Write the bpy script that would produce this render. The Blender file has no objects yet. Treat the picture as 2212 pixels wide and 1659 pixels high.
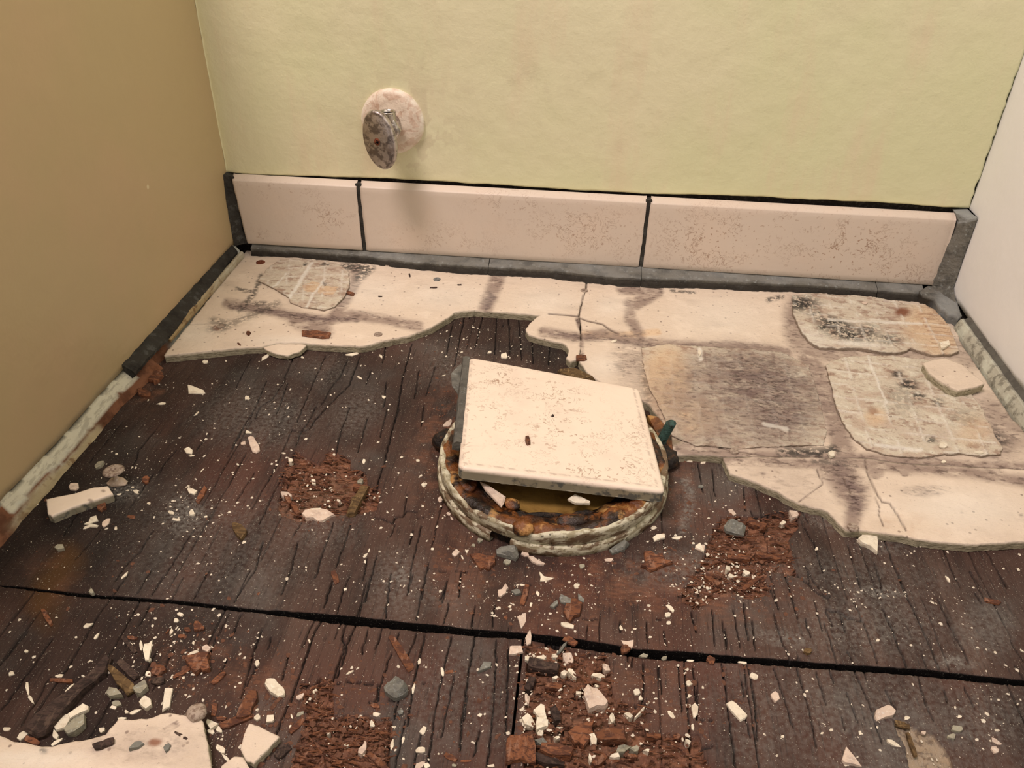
import bpy, math
import numpy as np
from mathutils import Matrix

# ------------------------------------------------------------------ camera, light, exposure
SC = bpy.context.scene
COL = SC.collection
IMG_W, IMG_H, FOC = 2212.0, 1659.0, 1748.18
CAM = np.array([0.3909, -0.8195, 0.4130])
_yaw, _pit, _rol = -0.0907, 0.6018, 0.0209
_f = np.array([math.sin(_yaw)*math.cos(_pit), math.cos(_yaw)*math.cos(_pit), -math.sin(_pit)])
_r = np.cross(_f, [0, 0, 1.0]); _r /= np.linalg.norm(_r)
_u = np.cross(_r, _f)
RT = _r*math.cos(_rol) + _u*math.sin(_rol)
UP = -_r*math.sin(_rol) + _u*math.cos(_rol)
cam_data = bpy.data.cameras.new('camera')
cam_data.sensor_width = 36.0
cam_data.lens = FOC/IMG_W*36.0
cam_data.clip_start = 0.01
cam = bpy.data.objects.new('camera', cam_data)
COL.objects.link(cam)
_m = Matrix(((RT[0], UP[0], -_f[0], CAM[0]), (RT[1], UP[1], -_f[1], CAM[1]), (RT[2], UP[2], -_f[2], CAM[2]), (0, 0, 0, 1)))
cam.matrix_world = _m
SC.camera = cam

SC.view_settings.view_transform = 'Standard'
SC.view_settings.look = 'None'
SC.view_settings.gamma = 1.0
SC.view_settings.use_curve_mapping = False
SC.view_settings.exposure = 0.30

world = bpy.data.worlds.new('world')
SC.world = world
world.use_nodes = True
world.node_tree.nodes['Background'].inputs[0].default_value = (1.0, 0.84, 0.76, 1)
world.node_tree.nodes['Background'].inputs[1].default_value = 0.36


def area_lamp(name, loc, target, size, power, colour):
    d = bpy.data.lights.new(name, 'AREA')
    d.shape = 'DISK'
    d.size = size
    d.energy = power
    d.color = colour
    o = bpy.data.objects.new(name, d)
    COL.objects.link(o)
    v = np.array(target, float) - np.array(loc, float)
    z = -v/np.linalg.norm(v)
    x = np.cross([0, 1.0, 0], z); x /= np.linalg.norm(x)
    y = np.cross(z, x)
    o.matrix_world = Matrix(((x[0], y[0], z[0], loc[0]), (x[1], y[1], z[1], loc[1]), (x[2], y[2], z[2], loc[2]), (0, 0, 0, 1)))
    return o


area_lamp('vanity_lamp', (-0.22, -0.75, 1.85), (0.50, -0.20, 0.0), 0.60, 22.6, (1.0, 0.795, 0.735))

# ------------------------------------------------------------------ geometry of the view: pixels of the photograph <-> planes of the room


def ray(q):
    q = np.asarray(q, float)
    a = (q[..., 0]-IMG_W/2)/FOC
    b = (q[..., 1]-IMG_H/2)/FOC
    return _f + a[..., None]*RT - b[..., None]*UP


def on(q, axis, val):
    d = ray(q)
    t = (val-CAM[axis])/d[..., axis]
    return CAM + t[..., None]*d


def F(q, z=0.0):
    return on(q, 2, z)


def jac(q, z=0.0):
    """2x2 affine: world xy offset -> pixel-sized units, at the pixel q on the plane z."""
    q = np.asarray(q, float)
    c = F(q, z)
    a = (F(q+[1, 0], z)-c)[:2]
    b = (F(q+[0, 1], z)-c)[:2]
    return c[:2], np.linalg.inv(np.array([a, b]).T)


CROP = {'R1': (0, 500, 3.95), 'R2': (500, 500, 3.95), 'R3': (1000, 500, 3.95), 'R4': (1560, 400, 3.318),
        'R5': (0, 880, 3.95), 'R6': (500, 880, 3.95), 'R7': (900, 740, 3.456), 'R8': (1500, 820, 3.107),
        'B1': (0, 1239, 3.95), 'B2': (500, 1239, 3.95), 'B3': (1000, 1180, 3.456), 'B4': (1560, 1239, 3.393),
        'P': (0, 0, 1.0)}


def parse(s):
    """'R6 720,0 680,90' -> list of photo pixels"""
    t = s.split()
    ox, oy, k = CROP[t[0]]
    return np.array([[ox+float(a.split(',')[0])/k, oy+float(a.split(',')[1])/k] for a in t[1:]])

# ------------------------------------------------------------------ noise


def _hash(ix, iy, seed):
    n = (ix.astype(np.int64)*374761393 + iy.astype(np.int64)*668265263 + seed*1442695041) & 0xffffffff
    n = ((n ^ (n >> 13))*1274126177) & 0xffffffff
    n = (n ^ (n >> 16)) & 0xffffff
    return n/float(0xffffff)


def vn(x, y, seed=0):
    x = np.asarray(x, float); y = np.asarray(y, float)
    ix = np.floor(x); iy = np.floor(y)
    fx = x-ix; fy = y-iy
    fx = fx*fx*(3-2*fx); fy = fy*fy*(3-2*fy)
    a = _hash(ix, iy, seed); b = _hash(ix+1, iy, seed)
    c = _hash(ix, iy+1, seed); d = _hash(ix+1, iy+1, seed)
    return (a*(1-fx)+b*fx)*(1-fy) + (c*(1-fx)+d*fx)*fy


def fbm(x, y, seed=0, octv=3):
    s = 0; w = 1.0; t = 0
    for k in range(octv):
        s = s + w*vn(x, y, seed+k*17); t += w
        x = x*2.03+11.3; y = y*2.03+7.7; w *= 0.5
    return s/t*2-1


def sstep(a, b, v):
    t = np.clip((v-a)/(b-a), 0, 1)
    return t*t*(3-2*t)


RNG = np.random.default_rng(11)

# ------------------------------------------------------------------ materials
LIGHT = np.array([1.04, 0.815, 0.725])


def lin(c):
    c = np.array(c, float)/255.0
    return np.where(c <= 0.04045, c/12.92, ((c+0.055)/1.055)**2.4)


def A(r, g, b, k=1.0):
    """surface colour that reads as (r,g,b) in this warm light"""
    v = np.clip(lin((r, g, b))/(LIGHT*k), 0.004, 0.92)
    return (float(v[0]), float(v[1]), float(v[2]), 1.0)


def material(name, base, layers=(), rough=0.8, bumps=(), metallic=0.0, spec=0.3, sss=None, var=0.0):
    m = bpy.data.materials.new(name)
    m.use_nodes = True
    nt = m.node_tree
    N = nt.nodes; Lk = nt.links
    for n in list(N):
        N.remove(n)
    out = N.new('ShaderNodeOutputMaterial')
    bs = N.new('ShaderNodeBsdfPrincipled')
    Lk.new(bs.outputs[0], out.inputs[0])
    bs.inputs['Roughness'].default_value = rough
    bs.inputs['Metallic'].default_value = metallic
    bs.inputs['Specular IOR Level'].default_value = spec
    geo = N.new('ShaderNodeNewGeometry')

    def coords(stretch):
        mp = N.new('ShaderNodeMapping')
        mp.inputs['Scale'].default_value = stretch
        Lk.new(geo.outputs['Position'], mp.inputs[0])
        return mp.outputs[0]

    def noise(scale, stretch, detail, kind='n', dist=0.0):
        if kind == 'v':
            t = N.new('ShaderNodeTexVoronoi')
            t.inputs['Scale'].default_value = scale
            Lk.new(coords(stretch), t.inputs['Vector'])
            return t.outputs['Distance']
        t = N.new('ShaderNodeTexNoise')
        t.inputs['Scale'].default_value = scale
        t.inputs['Detail'].default_value = detail
        t.inputs['Roughness'].default_value = 0.62
        t.inputs['Distortion'].default_value = dist
        Lk.new(coords(stretch), t.inputs['Vector'])
        return t.outputs['Fac']

    def ramp(src, lo, hi):
        r = N.new('ShaderNodeMapRange')
        r.interpolation_type = 'SMOOTHSTEP'
        r.inputs['From Min'].default_value = lo
        r.inputs['From Max'].default_value = hi
        Lk.new(src, r.inputs['Value'])
        return r.outputs[0]

    def mul(a, b):
        n = N.new('ShaderNodeMath'); n.operation = 'MULTIPLY'
        for i, v in enumerate((a, b)):
            if isinstance(v, (int, float)):
                n.inputs[i].default_value = v
            else:
                Lk.new(v, n.inputs[i])
        return n.outputs[0]

    def attr(nm):
        a = N.new('ShaderNodeAttribute'); a.attribute_name = nm
        return a.outputs['Fac']
    rgb = N.new('ShaderNodeRGB'); rgb.outputs[0].default_value = base
    cur = rgb.outputs[0]
    if var:
        oi = N.new('ShaderNodeObjectInfo')
        hs = N.new('ShaderNodeHueSaturation')
        mr = N.new('ShaderNodeMapRange')
        mr.inputs['To Min'].default_value = 1-var
        mr.inputs['To Max'].default_value = 1+var
        Lk.new(oi.outputs['Random'], mr.inputs['Value'])
        Lk.new(mr.outputs[0], hs.inputs['Value'])
        Lk.new(cur, hs.inputs['Color'])
        cur = hs.outputs[0]
    for L in layers:
        # (source, colour, strength): source 'attr:x', ('n', scale, stretch, detail, lo, hi) or list of sources multiplied
        src, colr, st = L
        if not isinstance(src, list):
            src = [src]
        fac = st
        for s in src:
            if isinstance(s, str):
                o_ = attr(s.split(':')[1])
            elif s[0] == 'a':
                o_ = ramp(attr(s[1]), s[2], s[3])
            else:
                o_ = ramp(noise(s[1], s[2], s[3], s[0], s[6] if len(s) > 6 else 0.0), s[4], s[5])
            fac = mul(o_, fac)
        mx = N.new('ShaderNodeMix'); mx.data_type = 'RGBA'
        Lk.new(fac, mx.inputs[0])
        Lk.new(cur, mx.inputs[6])
        mx.inputs[7].default_value = colr
        cur = mx.outputs[2]
    Lk.new(cur, bs.inputs['Base Color'])
    last = None
    for b in bumps:
        # (kind, scale, stretch, detail, distance)
        bp = N.new('ShaderNodeBump')
        bp.inputs['Strength'].default_value = 1.0
        bp.inputs['Distance'].default_value = b[4]
        Lk.new(noise(b[1], b[2], b[3], b[0]), bp.inputs['Height'])
        if last is not None:
            Lk.new(last, bp.inputs['Normal'])
        last = bp.outputs[0]
    if last is not None:
        Lk.new(last, bs.inputs['Normal'])
    if sss:
        bs.inputs['Subsurface Weight'].default_value = sss
        bs.inputs['Subsurface Radius'].default_value = (0.003, 0.0015, 0.0008)
    return m


I3 = (1, 1, 1)
M = {}
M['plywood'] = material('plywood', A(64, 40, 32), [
    (('a', 'tone', 0.0, 1.0), A(94, 66, 54), 0.95),
    (('a', 'red', 0.0, 1.0), A(92, 50, 38), 0.75),
    (('n', 16, (1, .25, 1), 6, .48, .66), A(36, 25, 21), 0.75),
    (('n', 11, I3, 6, .50, .70), A(92, 80, 72), 0.6),
    (('n', 700, (1, .06, 1), 3, .52, .72), A(36, 25, 22), 0.65),
    (('n', 900, (1, .10, 1), 2, .60, .75), A(100, 80, 68), 0.35),
    ('attr:dark', A(18, 11, 8), 0.88),
    ('attr:wet', A(96, 58, 20), 0.60),
    ('attr:rot', A(116, 70, 50), 0.88),
    (['attr:rot', ('n', 420, (.25, 1, 1), 5, .40, .66)], A(152, 96, 68), 0.75),
    (['attr:rot', ('n', 160, (.5, 1, 1), 5, .50, .66)], A(42, 24, 18), 0.75),
    ('attr:straw', A(120, 88, 66), 0.55),
    ('attr:bare', A(170, 138, 110), 0.85),
    (['attr:bare', ('n', 260, I3, 4, .48, .62)], A(92, 66, 50), 0.75),
    ('attr:crack', A(16, 7, 4), 0.97),  # near-black in cracks: dark dirty wood, with shade painted in
    (['attr:dust', ('n', 330, I3, 6, .34, .68)], A(146, 132, 120), 0.7),
    (('n', 1300, I3, 1, .69, .745), A(205, 184, 160), 0.6),
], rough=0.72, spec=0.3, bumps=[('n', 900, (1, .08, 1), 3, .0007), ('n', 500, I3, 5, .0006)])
M['ply_edge'] = material('ply_edge', A(52, 32, 24), [(('n', 300, (.2, .2, 3), 3, .4, .6), A(26, 15, 11), .8)], rough=.95)
M['subfloor'] = material('subfloor', A(30, 19, 14), [(('n', 60, I3, 4, .4, .6), A(14, 9, 7), .8)], rough=1)
BOARD_L = [
    (('v', 120, I3, 0, .16, .08), A(110, 82, 68), 0.75),
    (('n', 40, I3, 6, .48, .70), A(236, 202, 176), 0.7),
    (('n', 22, (1, 2, 1), 5, .5, .72), A(206, 174, 150), 0.7),
    (('a', 'warm', 0.05, 0.9), A(224, 178, 138), 0.75),
    (['attr:warm', ('n', 120, I3, 6, .5, .62)], A(190, 140, 108), 0.6),
    (['attr:stain', ('n', 90, (.6, 1, 1), 7, .20, .55)], A(152, 122, 106), 0.92),
    (['attr:stain', ('n', 240, (.5, 1, 1), 6, .50, .66)], A(100, 76, 66), 0.80),
    (['attr:purple', ('n', 150, (.5, 1, 1), 7, .30, .60)], A(112, 86, 80), 0.85),
    (['attr:purple', ('n', 420, (.4, 1, 1), 6, .50, .60)], A(64, 44, 38), 0.8),
    (['attr:mold', ('n', 230, I3, 7, .40, .52)], A(46, 42, 38), 0.95),
    (['attr:rust'], A(128, 66, 38), 0.9),
    (('n', 260, (1, 1, 1), 3, .70, .74), A(96, 70, 62), 0.75),
    (('n', 620, (.6, 1, 1), 2, .71, .75), A(120, 92, 82), 0.6),
    ('attr:line', A(98, 74, 62), 0.9),
    ('attr:white', A(240, 216, 196), 0.85),
    ('attr:core', A(178, 156, 126), 0.95),
    (['attr:core', ('n', 500, (.3, .3, 2.5), 4, .45, .6)], A(120, 102, 78), 0.8),
]
M['board'] = material('board', A(224, 190, 164), BOARD_L, rough=.85, bumps=[('n', 160, I3, 6, .0011), ('n', 700, (.4, 1, 1), 4, .0006)])
M['patch'] = material('patch', A(214, 186, 160), [(('n', 70, (.7, 1, 1), 7, .48, .60), A(192, 154, 130), .65), (('n', 150, (.6, 1, 1), 7, .53, .62), A(150, 108, 88), .65), (('n', 60, I3, 4, .56, .66), A(236, 212, 186), .6)]+BOARD_L[2:-2]+[('attr:core', A(150, 122, 102), .9)], rough=.9, bumps=[('n', 160, (.6, 1, 1), 6, .0030), ('n', 700, I3, 4, .0008)])
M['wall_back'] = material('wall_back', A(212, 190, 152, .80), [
    (('n', 3.0, I3, 4, .42, .66), A(204, 188, 144, .80), 0.8),
    (('n', 9.0, (2.2, 1, .5), 5, .50, .70), A(210, 178, 144, .80), 0.55),
    (('n', 25.0, I3, 4, .58, .75), A(188, 167, 130, .80), 0.35),
    (('v', 11.0, I3, 0, .035, .015), A(120, 96, 70, .80), 0.7),
    ('attr:edge', A(226, 212, 150, .80), 0.55),
    ('attr:smudge', A(170, 140, 112, .80), 0.5),
], rough=.5, spec=.35, bumps=[('n', 60, I3, 5, .0010), ('n', 7, I3, 3, .004)])
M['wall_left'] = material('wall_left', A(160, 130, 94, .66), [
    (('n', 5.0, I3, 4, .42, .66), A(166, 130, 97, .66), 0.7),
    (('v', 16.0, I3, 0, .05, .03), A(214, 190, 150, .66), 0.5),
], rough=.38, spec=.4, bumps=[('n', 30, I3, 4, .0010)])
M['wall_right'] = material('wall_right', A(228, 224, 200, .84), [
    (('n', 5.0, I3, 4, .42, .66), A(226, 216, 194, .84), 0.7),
    (('v', 14.0, I3, 0, .04, .02), A(190, 170, 140, .86), 0.5),
], rough=.45, spec=.35, bumps=[('n', 30, I3, 4, .0008)])
M['gap'] = material('gap', A(36, 27, 22), [(('n', 300, I3, 4, .5, .65), A(78, 66, 58), .5)], rough=.95)
TILE_L = [
    (('n', 16, I3, 5, .45, .68), A(226, 190, 166), 0.6),
    (['attr:pitzone', ('n', 230, I3, 2, .63, .655)], A(168, 124, 98), 0.85),
    (['attr:pitzone', ('n', 95, I3, 2, .468, .492, 2.0), ('n', 95, I3, 2, .532, .508, 2.0), ('n', 55, I3, 2, .49, .53)], A(158, 116, 92), 0.85),
    ('attr:stain', A(126, 98, 84), 0.75),
    ('attr:core', A(150, 132, 106), 0.95),
    (['attr:core', ('n', 90, I3, 5, .50, .60)], A(84, 80, 74), 0.85),
]
M['tile'] = material('tile', A(241, 206, 180), TILE_L, rough=.42, spec=.4, bumps=[('n', 90, I3, 4, .0003)])
M['skirt_tile'] = material('skirt_tile', A(222, 190, 168), TILE_L[:-2], rough=.42, spec=.4, bumps=[('n', 90, I3, 4, .0004)])
M['grout'] = material('grout', A(118, 106, 94), [
    (('n', 60, I3, 6, .46, .64), A(84, 76, 68), .8),
    (('n', 200, I3, 5, .56, .70), A(160, 152, 142), .6),
    ('attr:core', A(46, 36, 28), .9), ('attr:dk', A(42, 33, 26), .92), ('attr:pale', A(160, 150, 142), .75)], rough=.9, bumps=[('n', 220, I3, 6, .0016)])
M['grout_dark'] = material('grout_dark', A(60, 52, 45), [(('n', 120, I3, 6, .5, .62), A(96, 88, 80), .7), (('n', 60, I3, 6, .5, .62), A(34, 28, 24), .7)],
                           rough=.95, bumps=[('n', 220, I3, 6, .0020)])
M['remnant'] = material('remnant', A(205, 190, 170), [
    (('n', 45, (1, .7, 2), 5, .50, .60), A(172, 150, 126), .7),
    ('attr:brown', A(122, 66, 36), .95),
    (['attr:brown', ('n', 60, I3, 5, .45, .62)], A(78, 42, 26), .7),
    ('attr:white', A(214, 192, 164), .9), (['attr:white', ('n', 160, (1, .5, 2), 6, .50, .62)], A(160, 142, 120), .6),
    ('attr:cream', A(172, 140, 98), .85), (['attr:cream', ('n', 90, I3, 6, .50, .60)], A(120, 84, 54), .8),
    ('attr:dark', A(30, 22, 16), .95)], rough=.8, bumps=[('n', 120, I3, 6, .0015)])
M['remnant_right'] = material('remnant_right', A(188, 170, 148), [
    (('n', 120, I3, 6, .48, .60), A(120, 106, 90), .75),
    (('n', 40, I3, 5, .50, .66), A(214, 200, 176), .7),
    ('attr:dark', A(78, 68, 60), .9)], rough=.85, bumps=[('n', 160, I3, 6, .0012)])
M['chrome'] = material('chrome', (.56, .52, .49, 1), [
    (('n', 160, I3, 6, .46, .60), (.15, .13, .12, 1), .8),
    (('n', 70, I3, 4, .52, .68), (.30, .24, .20, 1), .7)], rough=.33, metallic=.85, bumps=[('n', 300, I3, 5, .0005)])
M['chrome_clean'] = material('chrome_clean', (.62, .60, .56, 1), [(('n', 160, I3, 5, .52, .62), (.25, .24, .22, 1), .7)], rough=.22, metallic=.95)
M['rust'] = material('rust', A(122, 62, 40), [(('n', 500, I3, 4, .45, .6), A(80, 34, 20), .8)], rough=.9)
M['hole'] = material('hole', (.004, .003, .003, 1), rough=1)
M['escutcheon'] = material('escutcheon', A(200, 164, 140, .80), [
    (('n', 90, I3, 5, .48, .64), A(176, 136, 112, .80), .85),
    (('v', 45, I3, 0, .06, .03), A(150, 80, 48, .80), .8),
    (('n', 60, I3, 3, .495, .505, 1.0), A(232, 206, 180, .80), .35),
    ('attr:edge', A(232, 210, 182, .80), .8)], rough=.45, bumps=[('n', 130, I3, 5, .0012)])
M['pvc'] = material('pvc', A(212, 190, 160), [
    (('n', 120, (1, 1, 2), 6, .44, .60), A(150, 128, 96), .85),
    (('n', 60, (1, 1, 3), 6, .49, .57), A(104, 72, 48), .9),
    (('n', 400, I3, 5, .60, .66), A(48, 38, 26), .8)], rough=.5, bumps=[('n', 200, I3, 5, .0008)])
M['wax'] = material('wax', A(124, 68, 30), [
    (('n', 45, I3, 6, .44, .60), A(88, 44, 22), .9),
    (('n', 60, I3, 6, .47, .56), A(26, 16, 12), .92),
    (('n', 50, I3, 4, .56, .66), A(196, 136, 76), .8),
    ('attr:dark', A(18, 12, 10), .92)], rough=.35, spec=.5, bumps=[('n', 120, I3, 6, .0028)])
M['wax_bowl'] = material('wax_bowl', A(150, 108, 54), [(('n', 40, (1, 1, .5), 5, .48, .66), A(110, 72, 34), .8)], rough=.5, bumps=[('n', 90, I3, 5, .0012)])
M['gunk'] = material('gunk', A(36, 28, 24), [(('n', 200, I3, 5, .5, .62), A(84, 54, 36), .8)], rough=.5, bumps=[('n', 220, I3, 6, .003)])
M['bolt'] = material('bolt', A(60, 80, 70), [(('n', 300, I3, 5, .5, .62), A(40, 34, 28), .8)], rough=.7, bumps=[('n', 400, I3, 5, .001)])
M['screw'] = material('screw', A(168, 140, 120), [(('n', 500, I3, 4, .45, .6), A(110, 80, 64), .8)], rough=.6)
M['screw_grey'] = material('screw_grey', A(132, 122, 114), [(('n', 500, I3, 4, .45, .6), A(80, 72, 66), .8)], rough=.5)


def debris_mat(nm, base, dk, lt, v):
    return material(nm, base, [(('n', 240, (.6, 1, 1), 5, .48, .64), dk, .6), (('n', 500, I3, 4, .55, .68), lt, .5)], rough=.85, var=v, bumps=[('n', 420, I3, 4, .0008)])


def wood_mat(nm, base, dk, lt, v):
    return material(nm, base, [(('n', 420, (.3, 1, 1), 4, .46, .58), dk, .8), (('n', 300, (1, .3, 1), 4, .54, .64), lt, .7), (('n', 900, (.3, 1, 1), 2, .58, .66), dk, .8)], rough=.85, var=v,
                    bumps=[('n', 420, (.3, 1, 1), 4, .0016)])


M['c'] = debris_mat('cream_plaster', A(232, 204, 176), A(200, 170, 142), A(244, 226, 200), .10)
M['k'] = debris_mat('pink_plaster', A(214, 178, 154), A(182, 148, 130), A(236, 212, 194), .10)
M['g'] = debris_mat('grey_plaster', A(162, 144, 120), A(112, 102, 90), A(188, 176, 160), .12)
M['s'] = debris_mat('slate_mortar', A(126, 115, 102), A(94, 86, 80), A(176, 168, 158), .12)
M['w'] = wood_mat('red_wood', A(126, 74, 48), A(76, 44, 34), A(152, 104, 80), .20)
M['d'] = wood_mat('dark_wood', A(70, 50, 42), A(44, 31, 26), A(98, 74, 60), .15)
M['y'] = wood_mat('tan_wood', A(108, 78, 48), A(74, 52, 32), A(146, 112, 74), .12)
M['dustspeck'] = debris_mat('crumb_pale', A(226, 198, 172), A(196, 170, 142), A(240, 224, 200), 0)
M['crumbbrown'] = debris_mat('crumb_brown', A(106, 66, 48), A(70, 42, 30), A(140, 92, 66), 0)

# ------------------------------------------------------------------ object helpers


def link_mesh(name, V, faces, mat, parent=None, smooth=False, attrs=None, base=None):
    V = np.asarray(V, float)
    if parent is not None:
        org = np.array(parent['_o'])
    elif base is not None:
        org = np.array(base, float)
    else:
        org = np.array([V[:, 0].mean(), V[:, 1].mean(), V[:, 2].min()])
    me = bpy.data.meshes.new(name)
    if isinstance(faces, np.ndarray):
        n, k = faces.shape
        me.vertices.add(len(V)); me.vertices.foreach_set('co', (V-org).astype(np.float32).ravel())
        me.loops.add(n*k); me.loops.foreach_set('vertex_index', faces.astype(np.int32).ravel())
        me.polygons.add(n); me.polygons.foreach_set('loop_start', np.arange(n, dtype=np.int32)*k)
        me.update(calc_edges=True)
        me.validate()
    else:
        me.from_pydata([tuple(v) for v in (V-org)], [], [tuple(int(i) for i in f) for f in faces])
        me.update()
    if attrs:
        for k_, a in attrs.items():
            at = me.attributes.new(k_, 'FLOAT', 'POINT')
            at.data.foreach_set('value', np.ascontiguousarray(np.broadcast_to(a, (len(V),)), dtype=np.float32))
    me.materials.append(M[mat] if isinstance(mat, str) else mat)
    if smooth:
        me.polygons.foreach_set('use_smooth', np.ones(len(me.polygons), dtype=bool))
    o = bpy.data.objects.new(name, me)
    COL.objects.link(o)
    if parent is None:
        o.location = org
    else:
        o.parent = parent
        o.location = (0, 0, 0)
    o['_o'] = [float(v) for v in org]
    return o


def tag(o, label=None, cat=None, group=None, kind=None):
    if label: o['label'] = label
    if cat: o['category'] = cat
    if group: o['group'] = group
    if kind: o['kind'] = kind
    return o


def empty(name, loc, label=None, cat=None, kind=None):
    o = bpy.data.objects.new(name, None)
    o.empty_display_size = .01
    COL.objects.link(o)
    o.location = loc
    o['_o'] = [float(v) for v in loc]
    return tag(o, label, cat, None, kind)


def quads(nr, nc, close=False):
    i, j = np.meshgrid(np.arange(nr-1), np.arange(nc if close else nc-1), indexing='ij')
    i = i.ravel(); j = j.ravel(); j2 = (j+1) % nc
    return np.stack([i*nc+j, i*nc+j2, (i+1)*nc+j2, (i+1)*nc+j], -1)


def lathe(prof, c, n=40, axis='z', jit=0.0, seed=3):
    """prof: list of (radius, height) revolved about an axis through c"""
    prof = np.array(prof, float)
    th = np.linspace(0, 2*np.pi, n, endpoint=False)
    R = prof[:, 0][:, None]*np.ones(n); H = prof[:, 1][:, None]*np.ones(n)
    if jit:
        R = R+jit*fbm(th[None]*3+0*R, H*200+0*R, seed)
    X = R*np.cos(th); Y = R*np.sin(th)
    if axis == 'z': V = np.stack([X, Y, H], -1)
    elif axis == 'y': V = np.stack([X, -H, Y], -1)
    else: V = np.stack([H, X, Y], -1)
    return V.reshape(-1, 3)+np.array(c), quads(len(prof), n, True)


def box(x0, x1, y0, y1, z0, z1):
    V = np.array([(x, y, z) for z in (z0, z1) for y in (y0, y1) for x in (x0, x1)], float)
    return V, [(0, 2, 3, 1), (4, 5, 7, 6), (0, 1, 5, 4), (2, 6, 7, 3), (0, 4, 6, 2), (1, 3, 7, 5)]


def densify(poly, step, amp, seed, closed=True, freq=160):
    P = np.array(poly, float)
    out = []
    n = len(P) if closed else len(P)-1
    for i in range(n):
        a = P[i]; b = P[(i+1) % len(P)]
        k = max(1, int(np.linalg.norm(b-a)/step))
        for j in range(k):
            out.append(a+(b-a)*j/k)
    if not closed: out.append(P[-1])
    out = np.array(out)
    if amp:
        out = out+amp*np.stack([fbm(out[:, 0]*freq, out[:, 1]*freq, seed, 3), fbm(out[:, 0]*freq+40, out[:, 1]*freq+9, seed+5, 3)], -1)
    return out


def inside(x, y, poly):
    c = np.zeros(x.shape, bool)
    P = np.asarray(poly)
    for i in range(len(P)):
        x0, y0 = P[i]; x1, y1 = P[(i+1) % len(P)]
        if y0 == y1: continue
        m = (y0 > y) != (y1 > y)
        xi = (x1-x0)*(y-y0)/(y1-y0)+x0
        c ^= m & (x < xi)
    return c


def nearest_on(P, pts):
    """closest points on closed polyline P for pts"""
    A0 = P; B0 = np.roll(P, -1, 0)
    best = np.full(len(pts), 1e9); res = pts.copy()
    for a, b in zip(A0, B0):
        d = b-a; L = d@d
        if L < 1e-14: continue
        t = np.clip(((pts-a)@d)/L, 0, 1)
        q = a+t[:, None]*d
        e = ((pts-q)**2).sum(1)
        m = e < best
        best[m] = e[m]; res[m] = q[m]
    return res


def seg_dist(X, Y, pts):
    best = np.full(X.shape, 1e9)
    for a, b in zip(pts[:-1], pts[1:]):
        d = b-a; L = max(d@d, 1e-12)
        t = np.clip(((X-a[0])*d[0]+(Y-a[1])*d[1])/L, 0, 1)
        e = (X-a[0]-t*d[0])**2+(Y-a[1]-t*d[1])**2
        best = np.minimum(best, e)
    return np.sqrt(best)


class Painter:
    """collects masks on points x,y that lie on the plane z"""

    def __init__(s, x, y, z, warp=0.0015):
        s.x0, s.y0, s.z = x, y, z
        s.x = x+warp*fbm(x*90, y*90, 5, 3)
        s.y = y+warp*fbm(x*90+30, y*90+17, 8, 3)
        s.d = {}

    def get(s, n):
        if n not in s.d: s.d[n] = np.zeros(s.x.shape)
        return s.d[n]

    def stroke(s, n, pts, w, soft=.5, st=1.0, taper=None, warp=True):
        pts = np.asarray(pts, float)
        c, J = jac(pts.mean(0), s.z)
        W = F(pts, s.z)[:, :2]
        r = w*2.2/2000.+.004
        lo = W.min(0)-r; hi = W.max(0)+r
        X, Y = (s.x, s.y) if warp else (s.x0, s.y0)
        m = (X > lo[0]) & (X < hi[0]) & (Y > lo[1]) & (Y < hi[1])
        if not m.any(): return
        P = (np.stack([X[m], Y[m]], -1)-c)@J.T
        Q = (W-c)@J.T
        d = seg_dist(P[:, 0], P[:, 1], Q)
        v = st*(1-sstep(w*(1-soft)/2, w*(1+soft)/2, d))
        a = s.get(n); a[m] = np.maximum(a[m], v)

    def blob(s, n, px, py, rx, ry, ang=0, soft=.4, st=1.0):
        c, J = jac((px, py), s.z)
        P = (np.stack([s.x-c[0], s.y-c[1]], -1))@J.T
        t = math.radians(ang); ct, sn = math.cos(t), math.sin(t)
        u = (P[..., 0]*ct+P[..., 1]*sn)/rx
        v = (-P[..., 0]*sn+P[..., 1]*ct)/ry
        d = np.sqrt(u*u+v*v)
        w = st*(1-sstep(1-soft, 1+soft, d))
        a = s.get(n); np.maximum(a, w, out=a)

    def poly(s, n, pts, st=1.0, rough=0.0012, seed=2):
        W = densify(F(np.asarray(pts, float), s.z)[:, :2], .004, rough, seed)
        a = s.get(n)
        lo = W.min(0); hi = W.max(0)
        m = (s.x > lo[0]) & (s.x < hi[0]) & (s.y > lo[1]) & (s.y < hi[1])
        if not m.any(): return
        v = inside(s.x[m], s.y[m], W)*st
        a[m] = np.maximum(a[m], v)


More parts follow.
